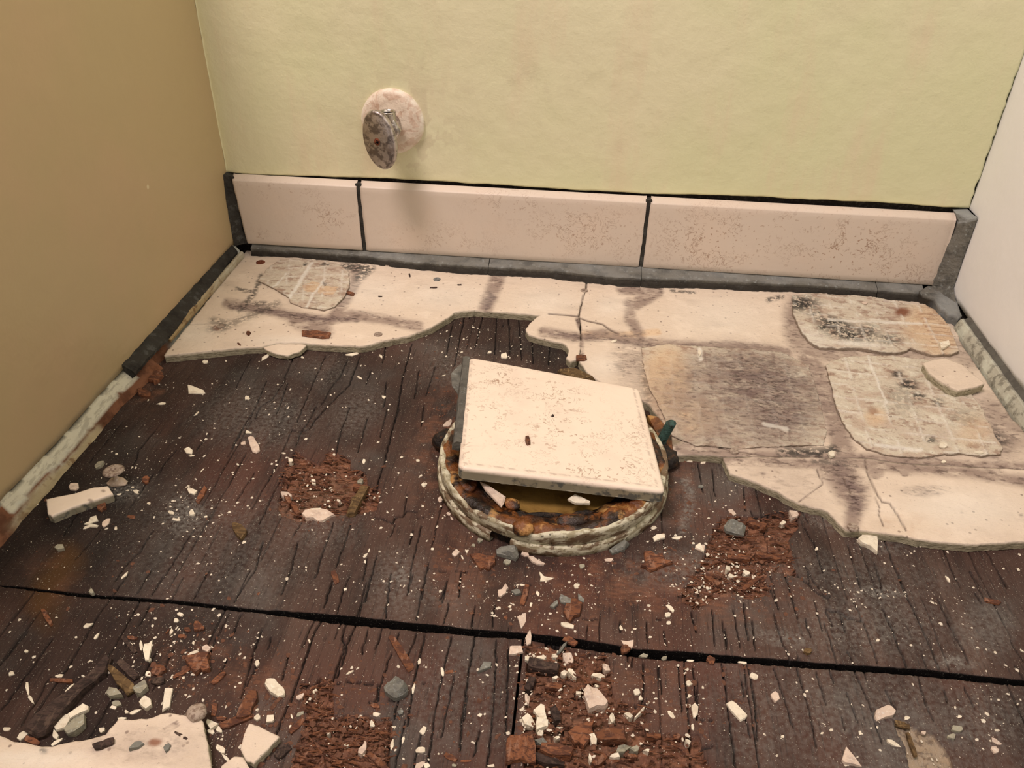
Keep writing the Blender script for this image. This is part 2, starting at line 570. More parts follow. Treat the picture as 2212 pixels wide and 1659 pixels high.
def slab(name, poly_px, z0, z1, res, mat, parent=None, rough=.0008, seed=1, paint=None, height=None, zplace=None, base=None, undercut=.0006, step=.003):
    """a flat ragged-edged piece whose outline stands on the plane z1 (or zplace)"""
    W = densify(F(np.asarray(poly_px, float), z1 if zplace is None else zplace)[:, :2], step, rough, seed)
    lo = W.min(0)-res; hi = W.max(0)+res
    nx = int((hi[0]-lo[0])/res)+2; ny = int((hi[1]-lo[1])/res)+2
    gx = lo[0]+np.arange(nx)*res; gy = lo[1]+np.arange(ny)*res
    X, Y = np.meshgrid(gx, gy)
    cin = inside(X[:-1, :-1]+res/2, Y[:-1, :-1]+res/2, W)
    i, j = np.nonzero(cin)
    q = np.stack([i*nx+j, i*nx+j+1, (i+1)*nx+j+1, (i+1)*nx+j], -1)
    used, inv = np.unique(q, return_inverse=True)
    q = inv.reshape(q.shape)
    P = np.stack([X.ravel()[used], Y.ravel()[used]], -1)
    e = np.concatenate([q[:, [0, 1]], q[:, [1, 2]], q[:, [2, 3]], q[:, [3, 0]]])
    key = np.minimum(e[:, 0], e[:, 1])*np.int64(len(P)+1)+np.maximum(e[:, 0], e[:, 1])
    uq, ix, ct = np.unique(key, return_index=True, return_counts=True)
    be = e[ix[ct == 1]]
    bv = np.unique(be)
    P[bv] = nearest_on(W, P[bv])
    n = len(P)
    pt = Painter(P[:, 0], P[:, 1], z1)
    if paint: paint(pt)
    Z = np.full(n, float(z1))
    if height: Z = Z+height(P[:, 0], P[:, 1], pt)
    V = [np.column_stack([P, Z])]
    cen = P.mean(0)
    remap = -np.ones(n, int); remap[bv] = np.arange(len(bv))
    rings = []
    for k, fr in enumerate((.35, .7, 1.0)):
        jx = undercut*fbm(P[bv][:, 0]*500+k*31, P[bv][:, 1]*500, seed+k, 2)
        d = P[bv]-cen; d /= np.linalg.norm(d, axis=1)[:, None]+1e-9
        Q = P[bv]+d*jx[:, None]
        rings.append(n+k*len(bv))
        V.append(np.column_stack([Q, Z[bv]+(z0-Z[bv])*fr]))
    V = np.concatenate(V)
    fs = [q]
    a = be[:, 0]; b = be[:, 1]
    prev_a, prev_b = a, b
    for r0 in rings:
        na = r0+remap[a]; nb = r0+remap[b]
        fs.append(np.stack([prev_b, prev_a, na, nb], -1))
        prev_a, prev_b = na, nb
    fs = np.concatenate(fs)
    at = {k_: np.concatenate([v]+[v[bv]]*3) for k_, v in pt.d.items()}
    core = np.zeros(len(V)); core[n+len(bv)*0:] = 1.0
    at['core'] = core
    return link_mesh(name, V, fs, mat, parent, attrs=at, base=base)

# ------------------------------------------------------------------ floor: subfloor void and three plywood sheets


V, f_ = box(-.06, .84, -1.10, .04, -.06, -.0185)
floor = link_mesh('floor', V, f_, 'subfloor', base=(0.39, -.5, -.0185))
tag(floor, 'dark subfloor under the plywood sheets', None, None, 'structure')

CRACKS = """
R6 5|720,0 680,90 600,200 540,340
R6 4|1010,0 930,220 890,380
R6 4|1160,90 1080,380
R6 4|1330,0 1270,250
R6 6|1430,0 1370,200 1290,520 1230,700
R6 3|540,380 410,640 340,780 240,1000
R6 3|600,980 530,1100
R6 4|870,980 790,1230 710,1460
R6 6|1020,980 960,1180 890,1370
R6 3|1160,1280 1120,1480
R6 5|1240,1270 1180,1500 1140,1659
R6 6|860,1480 800,1659
R6 5|1390,1000 1360,1100
R6 3|1550,1050 1520,1170
R6 4|1620,1010 1550,1300 1500,1600
R6 4|1680,1330 1620,1640
R6 3|1500,740 1480,890
R6 4|270,1150 200,1400 30,1640
R6 3|160,60 0,350
R6 3|1960,1400 1940,1600
R6 4|1840,1500 1780,1640
R6 3|570,1150 510,1380 430,1600
R6 9|1220,940 1290,950 1370,990 1400,940 1470,930 1500,880 1590,885
R6 6|1590,945 1640,940
R6 5|1680,1380 1760,1390 1830,1400
R6 5|1910,1400 2010,1410
R6 5|520,190 590,210 660,190 700,130
R6 3|130,120 270,130
R6 3|520,180 360,540 180,860
R2 4|520,1080 440,1300 350,1430 240,1500 200,1600
R2 5|800,1060 720,1240 650,1400 560,1620
R2 6|1100,1060 1000,1320 890,1420 690,1640
R2 4|990,1100 930,1240 850,1330 770,1480
R2 4|1320,960 1290,1120
R2 6|1540,960 1500,1100 1450,1300 1420,1500 1380,1659
R2 3|1600,1180 1560,1420
R2 4|1890,780 1830,1070
R2 5|1990,720 1900,1150
R2 3|1190,1190 1150,1300
R2 4|1320,1280 1300,1500
R2 3|170,1080 30,1350
R2 3|1740,1150 1660,1400
R2 3|300,1280 130,1659
R2 3|480,1300 380,1560
R2 4|1640,1480 1620,1659
R3 4|170,720 100,1000
R3 4|290,730 270,1050
R3 4|390,740 400,1050
R3 3|480,760 500,1100
R3 3|740,980 730,1140
R3 3|590,930 600,1130
R3 4|160,1000 320,1010
R3 3|330,800 440,840 520,850
R5 5|1330,190 1180,370 1150,470 1120,520
R5 4|1310,570 1220,690 1120,850
R5 5|1500,370 1400,490 1360,560
R5 3|1780,220 1680,360
R5 4|2130,70 1950,420
R5 3|2170,560 2020,800
R5 4|860,1040 760,1170 640,1300
R5 5|1300,1060 1190,1240 1100,1320 980,1480
R5 5|1670,1030 1540,1220 1470,1340 1400,1450 1290,1600
R5 3|1290,1390 1170,1590
R5 4|1790,1390 1660,1620
R5 4|2130,1400 2000,1659
R5 4|1040,120 900,300 760,470
R5 3|820,680 700,840 540,1100
B1 4|940,220 820,390 720,560 560,830
B1 4|1280,0 1160,180
B1 4|1390,20 1290,190
B1 6|1190,240 1090,420 930,700
B1 3|1280,270 1190,440
B1 4|230,500 50,720
B1 6|440,560 250,830 130,1000 0,1170
B1 4|1560,40 1470,220
B1 4|1770,0 1650,220
B1 5|1960,330 1820,600 1790,690
B1 4|2060,350 1960,560
B1 5|1930,740 1850,900
B1 4|2190,560 2080,980
B1 6|1340,650 1200,900
B1 4|1480,650 1300,1000
B1 4|1100,0 950,200
B1 4|420,900 180,1300
B2 6|700,410 610,620
B2 9|760,410 680,570 590,830 500,1080 370,1370
B2 5|930,430 880,560
B2 9|970,450 940,560 970,600 900,800 870,900
B2 9|1060,440 1000,560 960,700 900,880
B2 4|1160,480 1110,680
B2 6|1280,480 1230,650
B2 7|1360,680 1290,900 1230,1080
B2 5|1430,500 1400,600
B2 6|1580,500 1550,600 1480,740
B2 7|1650,520 1610,700 1560,900 1500,1300
B2 7|1880,540 1830,740 1770,1000 1720,1300 1680,1659
B2 9|2080,540 2040,740 2000,1000 1960,1300 1950,1500
B2 6|1900,880 1790,1400
B2 6|230,740 80,1060
B2 4|490,690 430,900
B2 3|340,540 310,640
B2 4|260,470 200,640
B2 4|80,340 20,500
B2 5|1200,0 1140,200 1080,370
B2 5|1000,30 960,130 900,340
B2 7|860,80 790,290
B2 5|1360,0 1310,380
B2 4|1550,0 1500,180
B2 5|1660,0 1610,200 1570,400
B2 4|1840,60 1800,240
B2 4|1850,250 1810,430
B2 3|1950,40 1940,190
B2 4|2080,270 2050,470
B2 8|600,940 660,950 710,960 760,890
B2 6|990,920 1100,930
B2 7|870,940 930,930
B2 5|1130,940 1250,940 1250,1080 1160,1100
B2 6|870,1220 1000,1225
B2 8|1340,1080 1390,1080
B2 4|1580,940 1650,940
B2 4|1420,1080 1390,1240
B2 7|1340,1280 1330,1659
B2 5|1480,1250 1400,1659
B2 5|1620,1360 1560,1659
B3 6|90,680 40,950 10,1300
B3 5|120,1380 80,1560
B3 5|250,700 240,1000 220,1300 180,1640
B3 5|340,760 330,1100 320,1400
B3 4|1270,840 1260,900
B3 5|1350,870 1345,1000 1340,1180
B3 3|1460,880 1480,1100
B3 5|1610,880 1620,1050 1640,1240
B3 6|1720,900 1740,1150
B3 6|1755,1020 1750,1300
B3 5|1930,880 1950,1000 1970,1150 1990,1300
B3 5|2130,900 2160,1100 2200,1300
B3 3|930,600 920,700
B3 3|1170,560 1180,640
B3 4|1370,560 1380,720
B3 3|1500,640 1520,750
B3 4|1700,500 1740,640
B3 4|1860,480 1880,740
B3 4|1960,620 1970,770
B3 4|2100,480 2130,700
B3 4|240,440 220,600
B3 6|80,480 60,600
B3 4|2020,480 2050,640
B3 9|480,290 540,300
B3 7|890,540 950,560 1010,545
B3 4|1440,545 1520,560
B3 6|1590,370 1670,380
B3 5|1700,430 1810,440
B3 9|1100,1170 1200,1190 1280,1200 1370,1170
B3 7|1780,1300 1860,1300
B3 9|1770,1510 1860,1490
B3 6|870,860 1060,900
B4 5|340,80 410,260
B4 6|470,40 510,180 550,330
B4 5|630,0 650,100
B4 5|670,200 710,340 740,420
B4 4|610,330 650,460
B4 5|380,300 420,460 490,620
B4 5|750,370 800,520 840,660
B4 7|760,280 810,390
B4 4|870,310 900,430
B4 5|960,200 1030,350 1090,500 1140,660
B4 4|980,0 1020,110
B4 4|1140,0 1170,110
B4 9|1290,0 1370,200 1440,340 1500,480 1590,700
B4 7|1180,270 1240,400 1300,560 1360,690
B4 6|1590,200 1680,400 1810,650
B4 4|1690,0 1740,90
B4 4|1830,0 1890,90
B4 3|1850,140 1900,220
B4 3|2030,0 2100,100
B4 4|2110,490 2200,640
B4 4|2150,680 2210,780
B4 4|920,580 960,660
B4 4|220,350 240,560
B4 4|160,220 170,330
B4 4|90,300 130,540
B4 5|0,350 30,540
B4 5|0,720 40,960
B4 4|140,800 160,900
B4 5|190,700 240,950 260,1220
B4 5|380,700 440,880 520,1130
B4 5|550,700 600,880 660,1100 690,1270
B4 4|690,730 760,960
B4 4|790,720 820,800
B4 4|910,880 960,1010 990,1090
B4 5|960,700 1010,800 1060,920 1120,1110 1170,1250
B4 4|1200,860 1270,1000
B4 6|1440,770 1490,950 1550,1080
B4 4|1780,840 1850,980
B4 3|1630,860 1650,940
B4 4|880,1060 900,1150
B4 4|50,1060 100,1425
B4 4|170,1060 210,1200
B4 6|550,10 620,70 680,130 760,180 790,170
B4 11|760,260 800,280 870,290 920,330 1030,350
B4 5|490,635 590,620
R8 6|740,1000 800,1100 860,1300
R8 4|1030,1120 1120,1400
R8 7|1270,1060 1330,1220 1400,1400 1480,1560 1530,1659
R8 6|1670,1140 1750,1340
R8 4|1960,1150 2040,1300 2100,1400
R8 4|1850,1290 1940,1460
R8 4|1210,1230 1260,1420
R8 5|500,1270 560,1540
R8 6|600,1280 680,1560
R8 5|740,1250 830,1400
R8 3|1640,1480 1710,1640
R8 3|1270,1550 1310,1640
R8 5|720,880 760,960
R8 7|370,880 400,920 560,900 640,900
R8 5|20,560 60,760
R8 4|120,600 140,780
R8 4|330,720 340,880
"""
ROT = {'rot': ["R6 500,420 560,380 640,450 740,500 830,380 900,390 1000,440 1030,530 1130,560 1180,690 1270,700 1250,870 1050,930 900,930 620,970 510,940 420,920 400,780 430,620",
               "R8 180,920 400,920 560,900 720,880 700,1000 640,1080 660,1200 690,1330 600,1290 480,1280 500,1420 380,1480 240,1420 100,1500 0,1540 -100,1480 0,1300 100,1100",
               "B2 600,960 720,940 760,900 900,920 880,1100 870,1220 1120,1220 1200,1250 1370,1250 1350,1800 500,1800 590,1350 640,1150",
               "B3 460,700 700,740 1090,830 1120,1150 1280,1200 1370,1200 1380,1420 1760,1400 1770,1500 1850,1656 1850,2000 450,2000 460,1300"],
       'bare': ["B4 1270,1080 1350,1090 1450,1150 1560,1180 1650,1300 1720,1500 1390,1500 1340,1300"]}

SEAM_BACK = np.array([(0, 1264), (202, 1285), (354, 1295), (560, 1317), (728, 1328), (1060, 1363), (1130, 1368), (1246, 1380), (1376, 1403), (1521, 1411), (1560, 1416), (1766, 1431), (1973, 1445), (2212, 1469)], float)
SEAM_FRONT = np.array([(0, 1267), (202, 1291), (354, 1302), (560, 1324), (753, 1350), (1060, 1377), (1130, 1380), (1318, 1411), (1434, 1426), (1637, 1435), (1678, 1439), (1914, 1454), (2212, 1481)], float)
_sb = F(SEAM_BACK)[:, :2]; _sf = F(SEAM_FRONT)[:, :2]


def seam_back(x): return np.interp(x, _sb[:, 0], _sb[:, 1])+.0007*fbm(x*120, 0*x, 4, 3)+.0002
def seam_front(x): return np.interp(x, _sf[:, 0], _sf[:, 1])+.0006*fbm(x*300, 0*x+5, 9, 3)-.0003


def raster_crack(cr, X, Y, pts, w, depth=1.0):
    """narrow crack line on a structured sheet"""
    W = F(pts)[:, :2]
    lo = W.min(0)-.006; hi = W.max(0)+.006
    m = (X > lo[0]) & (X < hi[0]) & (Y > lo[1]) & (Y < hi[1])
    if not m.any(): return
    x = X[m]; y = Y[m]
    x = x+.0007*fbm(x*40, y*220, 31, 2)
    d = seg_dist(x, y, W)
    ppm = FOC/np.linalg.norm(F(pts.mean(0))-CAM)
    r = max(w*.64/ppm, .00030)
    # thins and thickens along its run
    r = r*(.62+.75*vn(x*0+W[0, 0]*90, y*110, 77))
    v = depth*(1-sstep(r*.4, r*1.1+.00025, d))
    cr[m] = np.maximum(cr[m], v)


def row_spacing(a, b, dy):
    """fine rows where the plywood is bare, coarse ones under the boards and near the camera"""
    ys = []; y = a
    while y < b-dy*.5:
        ys.append(y)
        y += dy if -.63 < y < -.155 else (.004 if y > -.4 else .008)
    ys.append(b)
    return (np.array(ys)-a)/(b-a)


def sheet(name, xa, xb, ylo, yhi, dx, dy, seed, label, joint_left=False, joint_right=False):
    nx = int((xb-xa)/dx)+1
    xs = np.linspace(xa, xb, nx)
    yl = ylo(xs); yh = yhi(xs)
    ny = int((yh.mean()-yl.mean())/dy)+1
    t = row_spacing(yl.mean(), yh.mean(), dy)[:, None]
    ny = len(t)
    Y = yl*(1-t)+yh*t
    X = np.broadcast_to(xs, Y.shape).copy()
    x = X.ravel(); y = Y.ravel()
    P = Painter(x, y, 0.0, warp=.0018)
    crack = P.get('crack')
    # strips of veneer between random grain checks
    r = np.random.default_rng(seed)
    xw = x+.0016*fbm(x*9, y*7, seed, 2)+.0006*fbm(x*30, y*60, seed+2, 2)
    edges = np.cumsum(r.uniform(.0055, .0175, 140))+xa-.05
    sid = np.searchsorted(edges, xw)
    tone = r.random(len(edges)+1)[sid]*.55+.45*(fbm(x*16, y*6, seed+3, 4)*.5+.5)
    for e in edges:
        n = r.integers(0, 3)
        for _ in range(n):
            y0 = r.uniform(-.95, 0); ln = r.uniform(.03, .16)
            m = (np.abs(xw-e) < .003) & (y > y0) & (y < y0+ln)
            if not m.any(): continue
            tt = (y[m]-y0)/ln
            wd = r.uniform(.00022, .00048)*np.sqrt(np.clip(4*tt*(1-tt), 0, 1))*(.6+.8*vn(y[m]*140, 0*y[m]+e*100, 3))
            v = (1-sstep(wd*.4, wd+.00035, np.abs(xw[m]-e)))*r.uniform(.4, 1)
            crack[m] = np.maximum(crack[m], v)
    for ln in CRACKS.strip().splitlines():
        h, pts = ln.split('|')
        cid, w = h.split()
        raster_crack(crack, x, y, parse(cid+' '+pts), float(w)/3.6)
    for nm, L in ROT.items():
        for k, s_ in enumerate(L):
            P.poly(nm, parse(s_), rough=.0022, seed=seed+k)
    rot = P.get('rot'); bare = P.get('bare')
    # crumbly brown ground around the front of the flange
    for a in ((1480, 1270, 190, 60, 10, .55), (1330, 1255, 170, 60, 8, .45), (960, 960, 60, 130, 10, .45), (1220, 1330, 130, 40, 5, .40), (1000, 1230, 70, 80, 0, .35), (1480, 1050, 40, 110, 0, .30), (110, 1250, 60, 50, 0, .2), (420, 1420, 110, 60, 0, .25), (560, 1500, 80, 80, 0, .35), (1360, 1500, 120, 120, 0, .3), (320, 830, 40, 40, 0, .5)):
        P.blob('rl', a[0], a[1], a[2], a[3], a[4], .7, a[5])
    rl = P.get('rl')*sstep(-.3, .5, fbm(x*130, y*110, 41, 4))
    rot2 = np.maximum(rot, rl)
    for a in ((700, 1070, 60, 40, 0, .9), (650, 1090, 40, 30, 0, .6), (1250, 1590, 90, 50, 0, .4)):
        P.blob('straw', *a[:4], a[4], .6, a[5])
    for a in ((170, 1060, 230, 220, -40, 1.0), (60, 1200, 160, 120, 0, .85), (220, 1400, 280, 130, -10, .80), (380, 900, 160, 120, -20, .6), (720, 850, 330, 90, 0, .55), (1120, 730, 140, 50, 10, .8), (480, 820, 160, 60, -10, .5), (760, 930, 50, 40, 0, .55), (970, 900, 30, 60, 0, .5),
              (180, 1560, 200, 70, 0, .6), (1300, 1220, 300, 25, 3, .4), (1100, 1500, 30, 100, 0, .35), (960, 1000, 50, 120, 0, .4), (1230, 1180, 260, 40, 0, .55)):
        P.blob('dark', *a[:4], a[4], .7, a[5])
    dk = P.get('dark')*(.7+.3*sstep(-.5, .4, fbm(x*50, y*30, 61, 4)))
    P.stroke('wet', [(150, 1205), (110, 1260), (90, 1300)], 60, .9, .9)
    P.stroke('wet', [(120, 1300), (100, 1340)], 50, .9, .5)
    for a in ((400, 1110, 45, 40, 0, .9), (560, 900, 120, 60, 0, .45), (770, 890, 60, 40, -30, .45), (870, 1243, 18, 16, 0, 1.0), (690, 1150, 90, 40, 0, .35), (1900, 1280, 70, 14, 5, .9), (2060, 1432, 50, 14, 5, 1.0), (1700, 1380, 70, 20, 8, .7),
              (1880, 1350, 160, 70, 0, .55), (2120, 1360, 70, 60, 0, .5), (700, 800, 60, 30, 0, .3), (860, 1260, 60, 70, 0, .45), (1600, 1010, 40, 40, 40, .7), (1630, 1600, 80, 60, 0, .35), (1780, 1120, 70, 20, 20, .6), (1900, 1180, 60, 20, 10, .5),
              (260, 1060, 50, 20, 0, .6), (480, 1180, 200, 120, 0, .28), (900, 1290, 100, 30, 0, .3), (980, 790, 60, 40, 0, .4), (1480, 1230, 120, 40, 0, .45), (2100, 1560, 120, 80, 0, .5), (1900, 1560, 100, 60, 0, .35), (1000, 1500, 140, 120, 0, .3), (1840, 1240, 240, 40, 5, .35), (1880, 1540, 330, 110, 5, .42), (1950, 1640, 240, 50, 0, .4), (1600, 1480, 60, 60, 0, .25)):
        P.blob('dust', *a[:4], a[4], .85, a[5])
    P.stroke('dust', [(1482, 1042), (1490, 1070), (1486, 1105), (1474, 1145)], 20, .8, .75)
    dust = P.get('dust')
    red = sstep(-.1, .7, fbm(x*14, y*9, seed+9, 3))*.5
    for a in ((800, 1500, 260, 130, 0, .5), (700, 1090, 180, 110, 0, .35), (1450, 1260, 260, 70, 5, .55), (1500, 1480, 160, 160, 0, .5), (1180, 1500, 200, 150, 0, .5), (1600, 1100, 120, 80, 0, .45), (990, 1150, 90, 200, 0, .35)):
        P.blob('rr', *a[:4], a[4], .7, a[5])
    red = np.clip(red+P.get('rr'), 0, 1)
    del P.d['rr'], P.d['rl']
    P.d['red'] = red; P.d['tone'] = np.clip(tone*1.0*(1-dk*.6), 0, 1); P.d['rot'] = rot2; P.d['dark'] = dk
    # relief
    fib = .6*fbm(x*110, y*650, 23, 3)+.7*fbm(x*45, y*240, 24, 3)
    fib2 = fbm(x*260, y*230, 29, 3)
    blk = (vn(x*70, y*190, 88) > .62)*1.0+sstep(.5, .56, vn(x*40+.4*fib, y*110, 89))*1.2
    h = .00045*(r.random(len(edges)+1)[sid]-.5)+.00018*fbm(x*700, y*25, seed+5, 2)
    h = h+.0006*fbm(x*12, y*9, seed+6, 3)
    h = h-.0030*crack
    h = h-rot*(.0042)+np.maximum(rot, rl*.6)*(.0013*fib+.0013*fib2+.0012*blk)
    h = h-.0022*bare+bare*.0012*fib2
    h = h+.0003*fbm(x*600, y*600, 51, 2)*(dust+rl)
    V = np.column_stack([x, y, h])
    q = quads(ny, nx)
    at = dict(P.d)
    # edges run down to the subfloor, painted black to put shade in the seam
    rows = []
    bidx = [np.arange(nx), (ny-1)*nx+np.arange(nx)[::-1]]
    if True:
        bidx += [np.arange(ny)[::-1]*nx, np.arange(ny)*nx+nx-1]
    fs = [q]; VV = [V]; ext = {k: [v] for k, v in at.items()}; n0 = len(V)
    for b in bidx:
        cur = b
        for kk, zz in enumerate((-.0009, -.006, -.018)):
            nb = V[b].copy(); nb[:, 2] = zz
            if kk == 1: nb[:, 1] += .0006*fbm(nb[:, 0]*400, nb[:, 0]*0, 6, 2)
            VV.append(nb)
            ids = n0+np.arange(len(b)); n0 += len(b)
            fs.append(np.stack([cur[:-1], ids[:-1], ids[1:], cur[1:]], -1))
            cur = ids
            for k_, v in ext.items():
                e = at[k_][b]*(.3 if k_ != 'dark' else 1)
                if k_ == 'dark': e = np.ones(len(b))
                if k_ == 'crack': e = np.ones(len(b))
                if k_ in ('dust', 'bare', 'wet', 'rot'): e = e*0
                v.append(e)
    o = link_mesh(name, np.concatenate(VV), np.concatenate(fs), 'plywood', floor, attrs={k: np.concatenate(v) for k, v in ext.items()})
    o['label'] = label
    return o


XJ = float(F(np.array([1130, 1382.]))[0])
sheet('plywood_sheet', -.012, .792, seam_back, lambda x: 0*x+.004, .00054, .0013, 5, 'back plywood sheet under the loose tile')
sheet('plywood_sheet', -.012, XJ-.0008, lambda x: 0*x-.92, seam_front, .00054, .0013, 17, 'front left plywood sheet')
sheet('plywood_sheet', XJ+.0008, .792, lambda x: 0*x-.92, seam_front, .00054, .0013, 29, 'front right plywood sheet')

# ------------------------------------------------------------------ walls


def wall_skin(axis, c, u0, u1, z_bot, z_top, res, mat, name, thick, side, seed, ragged=.0012, parent=None, paint=None, kind='structure', left_rag=0.0, right_rag=0.0):
    """a painted wall surface with a ragged lower edge; axis 'y' for the back wall, 'x' for side walls. Coarse above 0.45 m"""
    nu = int(abs(u1-u0)/res)+1
    u = np.linspace(u0, u1, nu)
    zb = z_bot(u)
    zl = np.concatenate([np.linspace(0, 1, int(.33/res/1.6))*.33, [v for v in (.5, .8, 1.2, 1.8) if v < z_top-.1], [max(z_top-.05, .36)]])
    U = np.broadcast_to(u, (len(zl), nu)).copy()
    Zm = zb[None]*(1-np.clip(zl/.1, 0, 1))[:, None]+(zl[:, None]+.05)*np.clip(zl/.1, 0, 1)[:, None]
    Zm = np.where(zl[:, None] < .1, zb[None]+(0.15-zb[None])*(zl[:, None]/.1), zl[:, None]+.05)
    if left_rag or right_rag:
        k0 = np.exp(-(U-min(u0, u1))/.006)*left_rag*fbm(Zm*160, Zm*0, seed+1, 3)
        k1 = np.exp(-(max(u0, u1)-U)/.006)*right_rag*fbm(Zm*160, Zm*0+3, seed+2, 3)
        U = U+k0+k1
    D = .0006*fbm(U*8, Zm*8, seed, 3)
    D[0] -= .0004
    z = Zm.ravel(); uu = U.ravel(); dd = D.ravel()
    if axis == 'y':
        V = np.column_stack([uu, c-dd, z])
        off = np.array([0, thick, 0])
    else:
        V = np.column_stack([c-side*dd, uu, z])
        off = np.array([side*thick, 0, 0])
    nr = len(zl)
    q = quads(nr, nu)
    # thickness along bottom and both ends
    VV = [V]; fs = [q]; n0 = len(V)
    for b in (np.arange(nu), np.arange(nr)*nu, np.arange(nr)*nu+nu-1):
        ids = n0+np.arange(len(b)); n0 += len(b)
        VV.append(V[b]+off)
        fs.append(np.stack([b[1:], b[:-1], ids[:-1], ids[1:]], -1))
    V = np.concatenate(VV)
    uu = V[:, 0] if axis == 'y' else V[:, 1]
    at = paint(uu, V[:, 2]) if paint else None
    o = link_mesh(name, V, np.concatenate(fs), mat, parent, smooth=False, attrs=at, base=(c if axis == 'x' else (u0+u1)/2, c if axis == 'y' else (u0+u1)/2, 0))
    if parent is None: tag(o, kind=kind)
    return o


Wd = .7776
# lower edge of the painted back wall, measured along the photo (y = 0 plane)
_wb = on(np.array([(488, 372), (560, 378), (620, 381), (690, 382), (760, 384), (880, 388), (1000, 396), (1200, 408), (1400, 419), (1600, 424), (1750, 431), (1900, 438), (2040, 448), (2098, 451)], float), 1, 0.0)
def zb_back(u): return np.interp(u, _wb[:, 0], _wb[:, 2])+.0008*fbm(u*60, 0*u, 3, 4)+.0003


def paint_back(u, z):
    zb = zb_back(u)
    e = np.exp(-np.clip(z-zb, 0, 1)/.004)*.8
    e = np.maximum(e, np.exp(-np.clip(u-.002, 0, 1)/.005))
    sm = np.exp(-(((u-.205)/.045)**2+((z-.16)/.05)**2))
    s2 = sm*(fbm(u*60, z*60, 5, 3) > .0)*.8
    for (a, b, ra, rb) in ((.265, .185, .02, .02), (.41, .14, .02, .015), (.33, .20, .03, .03)):
        s2 = np.maximum(s2, .5*np.exp(-(((u-a)/ra)**2+((z-b)/rb)**2))*sstep(-.1, .5, fbm(u*90, z*50, 6, 4)))
    return {'edge': e, 'smudge': s2}


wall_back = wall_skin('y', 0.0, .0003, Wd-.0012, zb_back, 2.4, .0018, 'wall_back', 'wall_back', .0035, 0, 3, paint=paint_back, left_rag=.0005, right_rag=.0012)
wall_back['label'] = 'yellowish cream painted back wall'
V, f_ = box(-.02, Wd+.02, .0037, .03, -.02, 2.4)
link_mesh('dark_substrate', V, f_, 'gap', wall_back)
_wl = on(np.array([(508, 524), (470, 570), (420, 628), (350, 712), (275, 790), (210, 860), (140, 940), (60, 1022), (0, 1085)], float), 0, 0.0)
def zb_left(u):
    o_ = np.argsort(_wl[:, 1])
    return np.interp(u, _wl[o_, 1], _wl[o_, 2])+.0012*fbm(u*70, 0*u, 13, 4)


wall_left = wall_skin('x', 0.0, -1.5, .003, zb_left, .44, .0030, 'wall_left', 'wall_left', .004, -1, 7, right_rag=.0006)  # top cut low, out of view, so light comes over from the left
wall_left['label'] = 'brownish cream painted left wall'
V, f_ = box(-.10, -.0042, -1.5, .03, -.02, .44)
link_mesh('dark_substrate', V, f_, 'gap', wall_left)
_wr = on(np.array([(2025, 610), (2066, 655), (2100, 700), (2133, 747), (2212, 846), (2350, 1030)], float), 0, Wd)
def zb_right(u):
    o_ = np.argsort(_wr[:, 1])
    return np.interp(u, _wr[o_, 1], _wr[o_, 2])+.0012*fbm(u*80, 0*u, 23, 4)


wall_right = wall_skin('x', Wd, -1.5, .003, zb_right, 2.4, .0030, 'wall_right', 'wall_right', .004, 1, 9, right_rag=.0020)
wall_right['label'] = 'pale cream painted right wall'
V, f_ = box(Wd+.0042, Wd+.03, -1.5, .03, -.02, 2.4)
link_mesh('dark_substrate', V, f_, 'gap', wall_right)

# ------------------------------------------------------------------ tiled skirting of the back wall
T = .009
skirt = empty('baseboard_back', (.39, -.005, .02), kind='structure')
skirt['label'] = 'row of beige marbled skirting tiles with dark joints'


def skirt_tile(xl0, xl1, xr0, xr1, seed, zone):
    """bullnose tile; lower edge xl0..xr0, upper edge xl1..xr1"""
    prof = [(-.0, .0202), (-T+.0006, .0202), (-T, .0210)]
    for k in range(13): prof.append((-T, .0210+(.0932-.0210)*(k+1)/13))
    prof += [(-T+.0003, .0940), (-T+.0014, .0948), (-T+.0040, .0965), (-T+.0066, .0980), (-T+.0078, .0984), (-.0002, .0985)]
    prof = np.array(prof)
    nx = 90
    s = np.linspace(0, 1, nx)
    fz = (prof[:, 1]-.02)/.075
    X = (xl0+(xl1-xl0)*fz)[:, None]*(1-s)+(xr0+(xr1-xr0)*fz)[:, None]*s
    X[:, 0] += .0006*fbm(prof[:, 1]*200, prof[:, 1]*0, seed, 3); X[:, -1] += .0006*fbm(prof[:, 1]*200, prof[:, 1]*0+9, seed, 3)
    Yv = np.broadcast_to(prof[:, 0][:, None], X.shape).copy(); Zv = np.broadcast_to(prof[:, 1][:, None], X.shape)
    Yv[:, 0] += .0008; Yv[:, -1] += .0008
    V = np.column_stack([X.ravel(), Yv.ravel(), Zv.ravel()])
    q = quads(len(prof), nx)
    n = len(V)
    V2 = [V]; fs = [q]
    for col in (0, nx-1):
        ids = np.arange(len(prof))*nx+col
        W = V[ids].copy(); W[:, 1] = 0
        V2.append(W); k = n+np.arange(len(ids)); n += len(ids)
        fs.append(np.stack([ids[:-1], ids[1:], k[1:], k[:-1]], -1))
    V = np.concatenate(V2)
    pz = np.zeros(len(V))
    for (a, b, ra, rb, st) in zone:
        pz = np.maximum(pz, st*np.exp(-(((V[:, 0]-a)/ra)**2+((V[:, 2]-b)/rb)**2)))
    return link_mesh('tile', V, np.concatenate(fs), 'skirt_tile', skirt, smooth=False, attrs={'pitzone': np.clip(pz, 0, 1), 'stain': 0})


def bx(px, py): return float(on(np.array([px, py], float), 1, -T)[0])


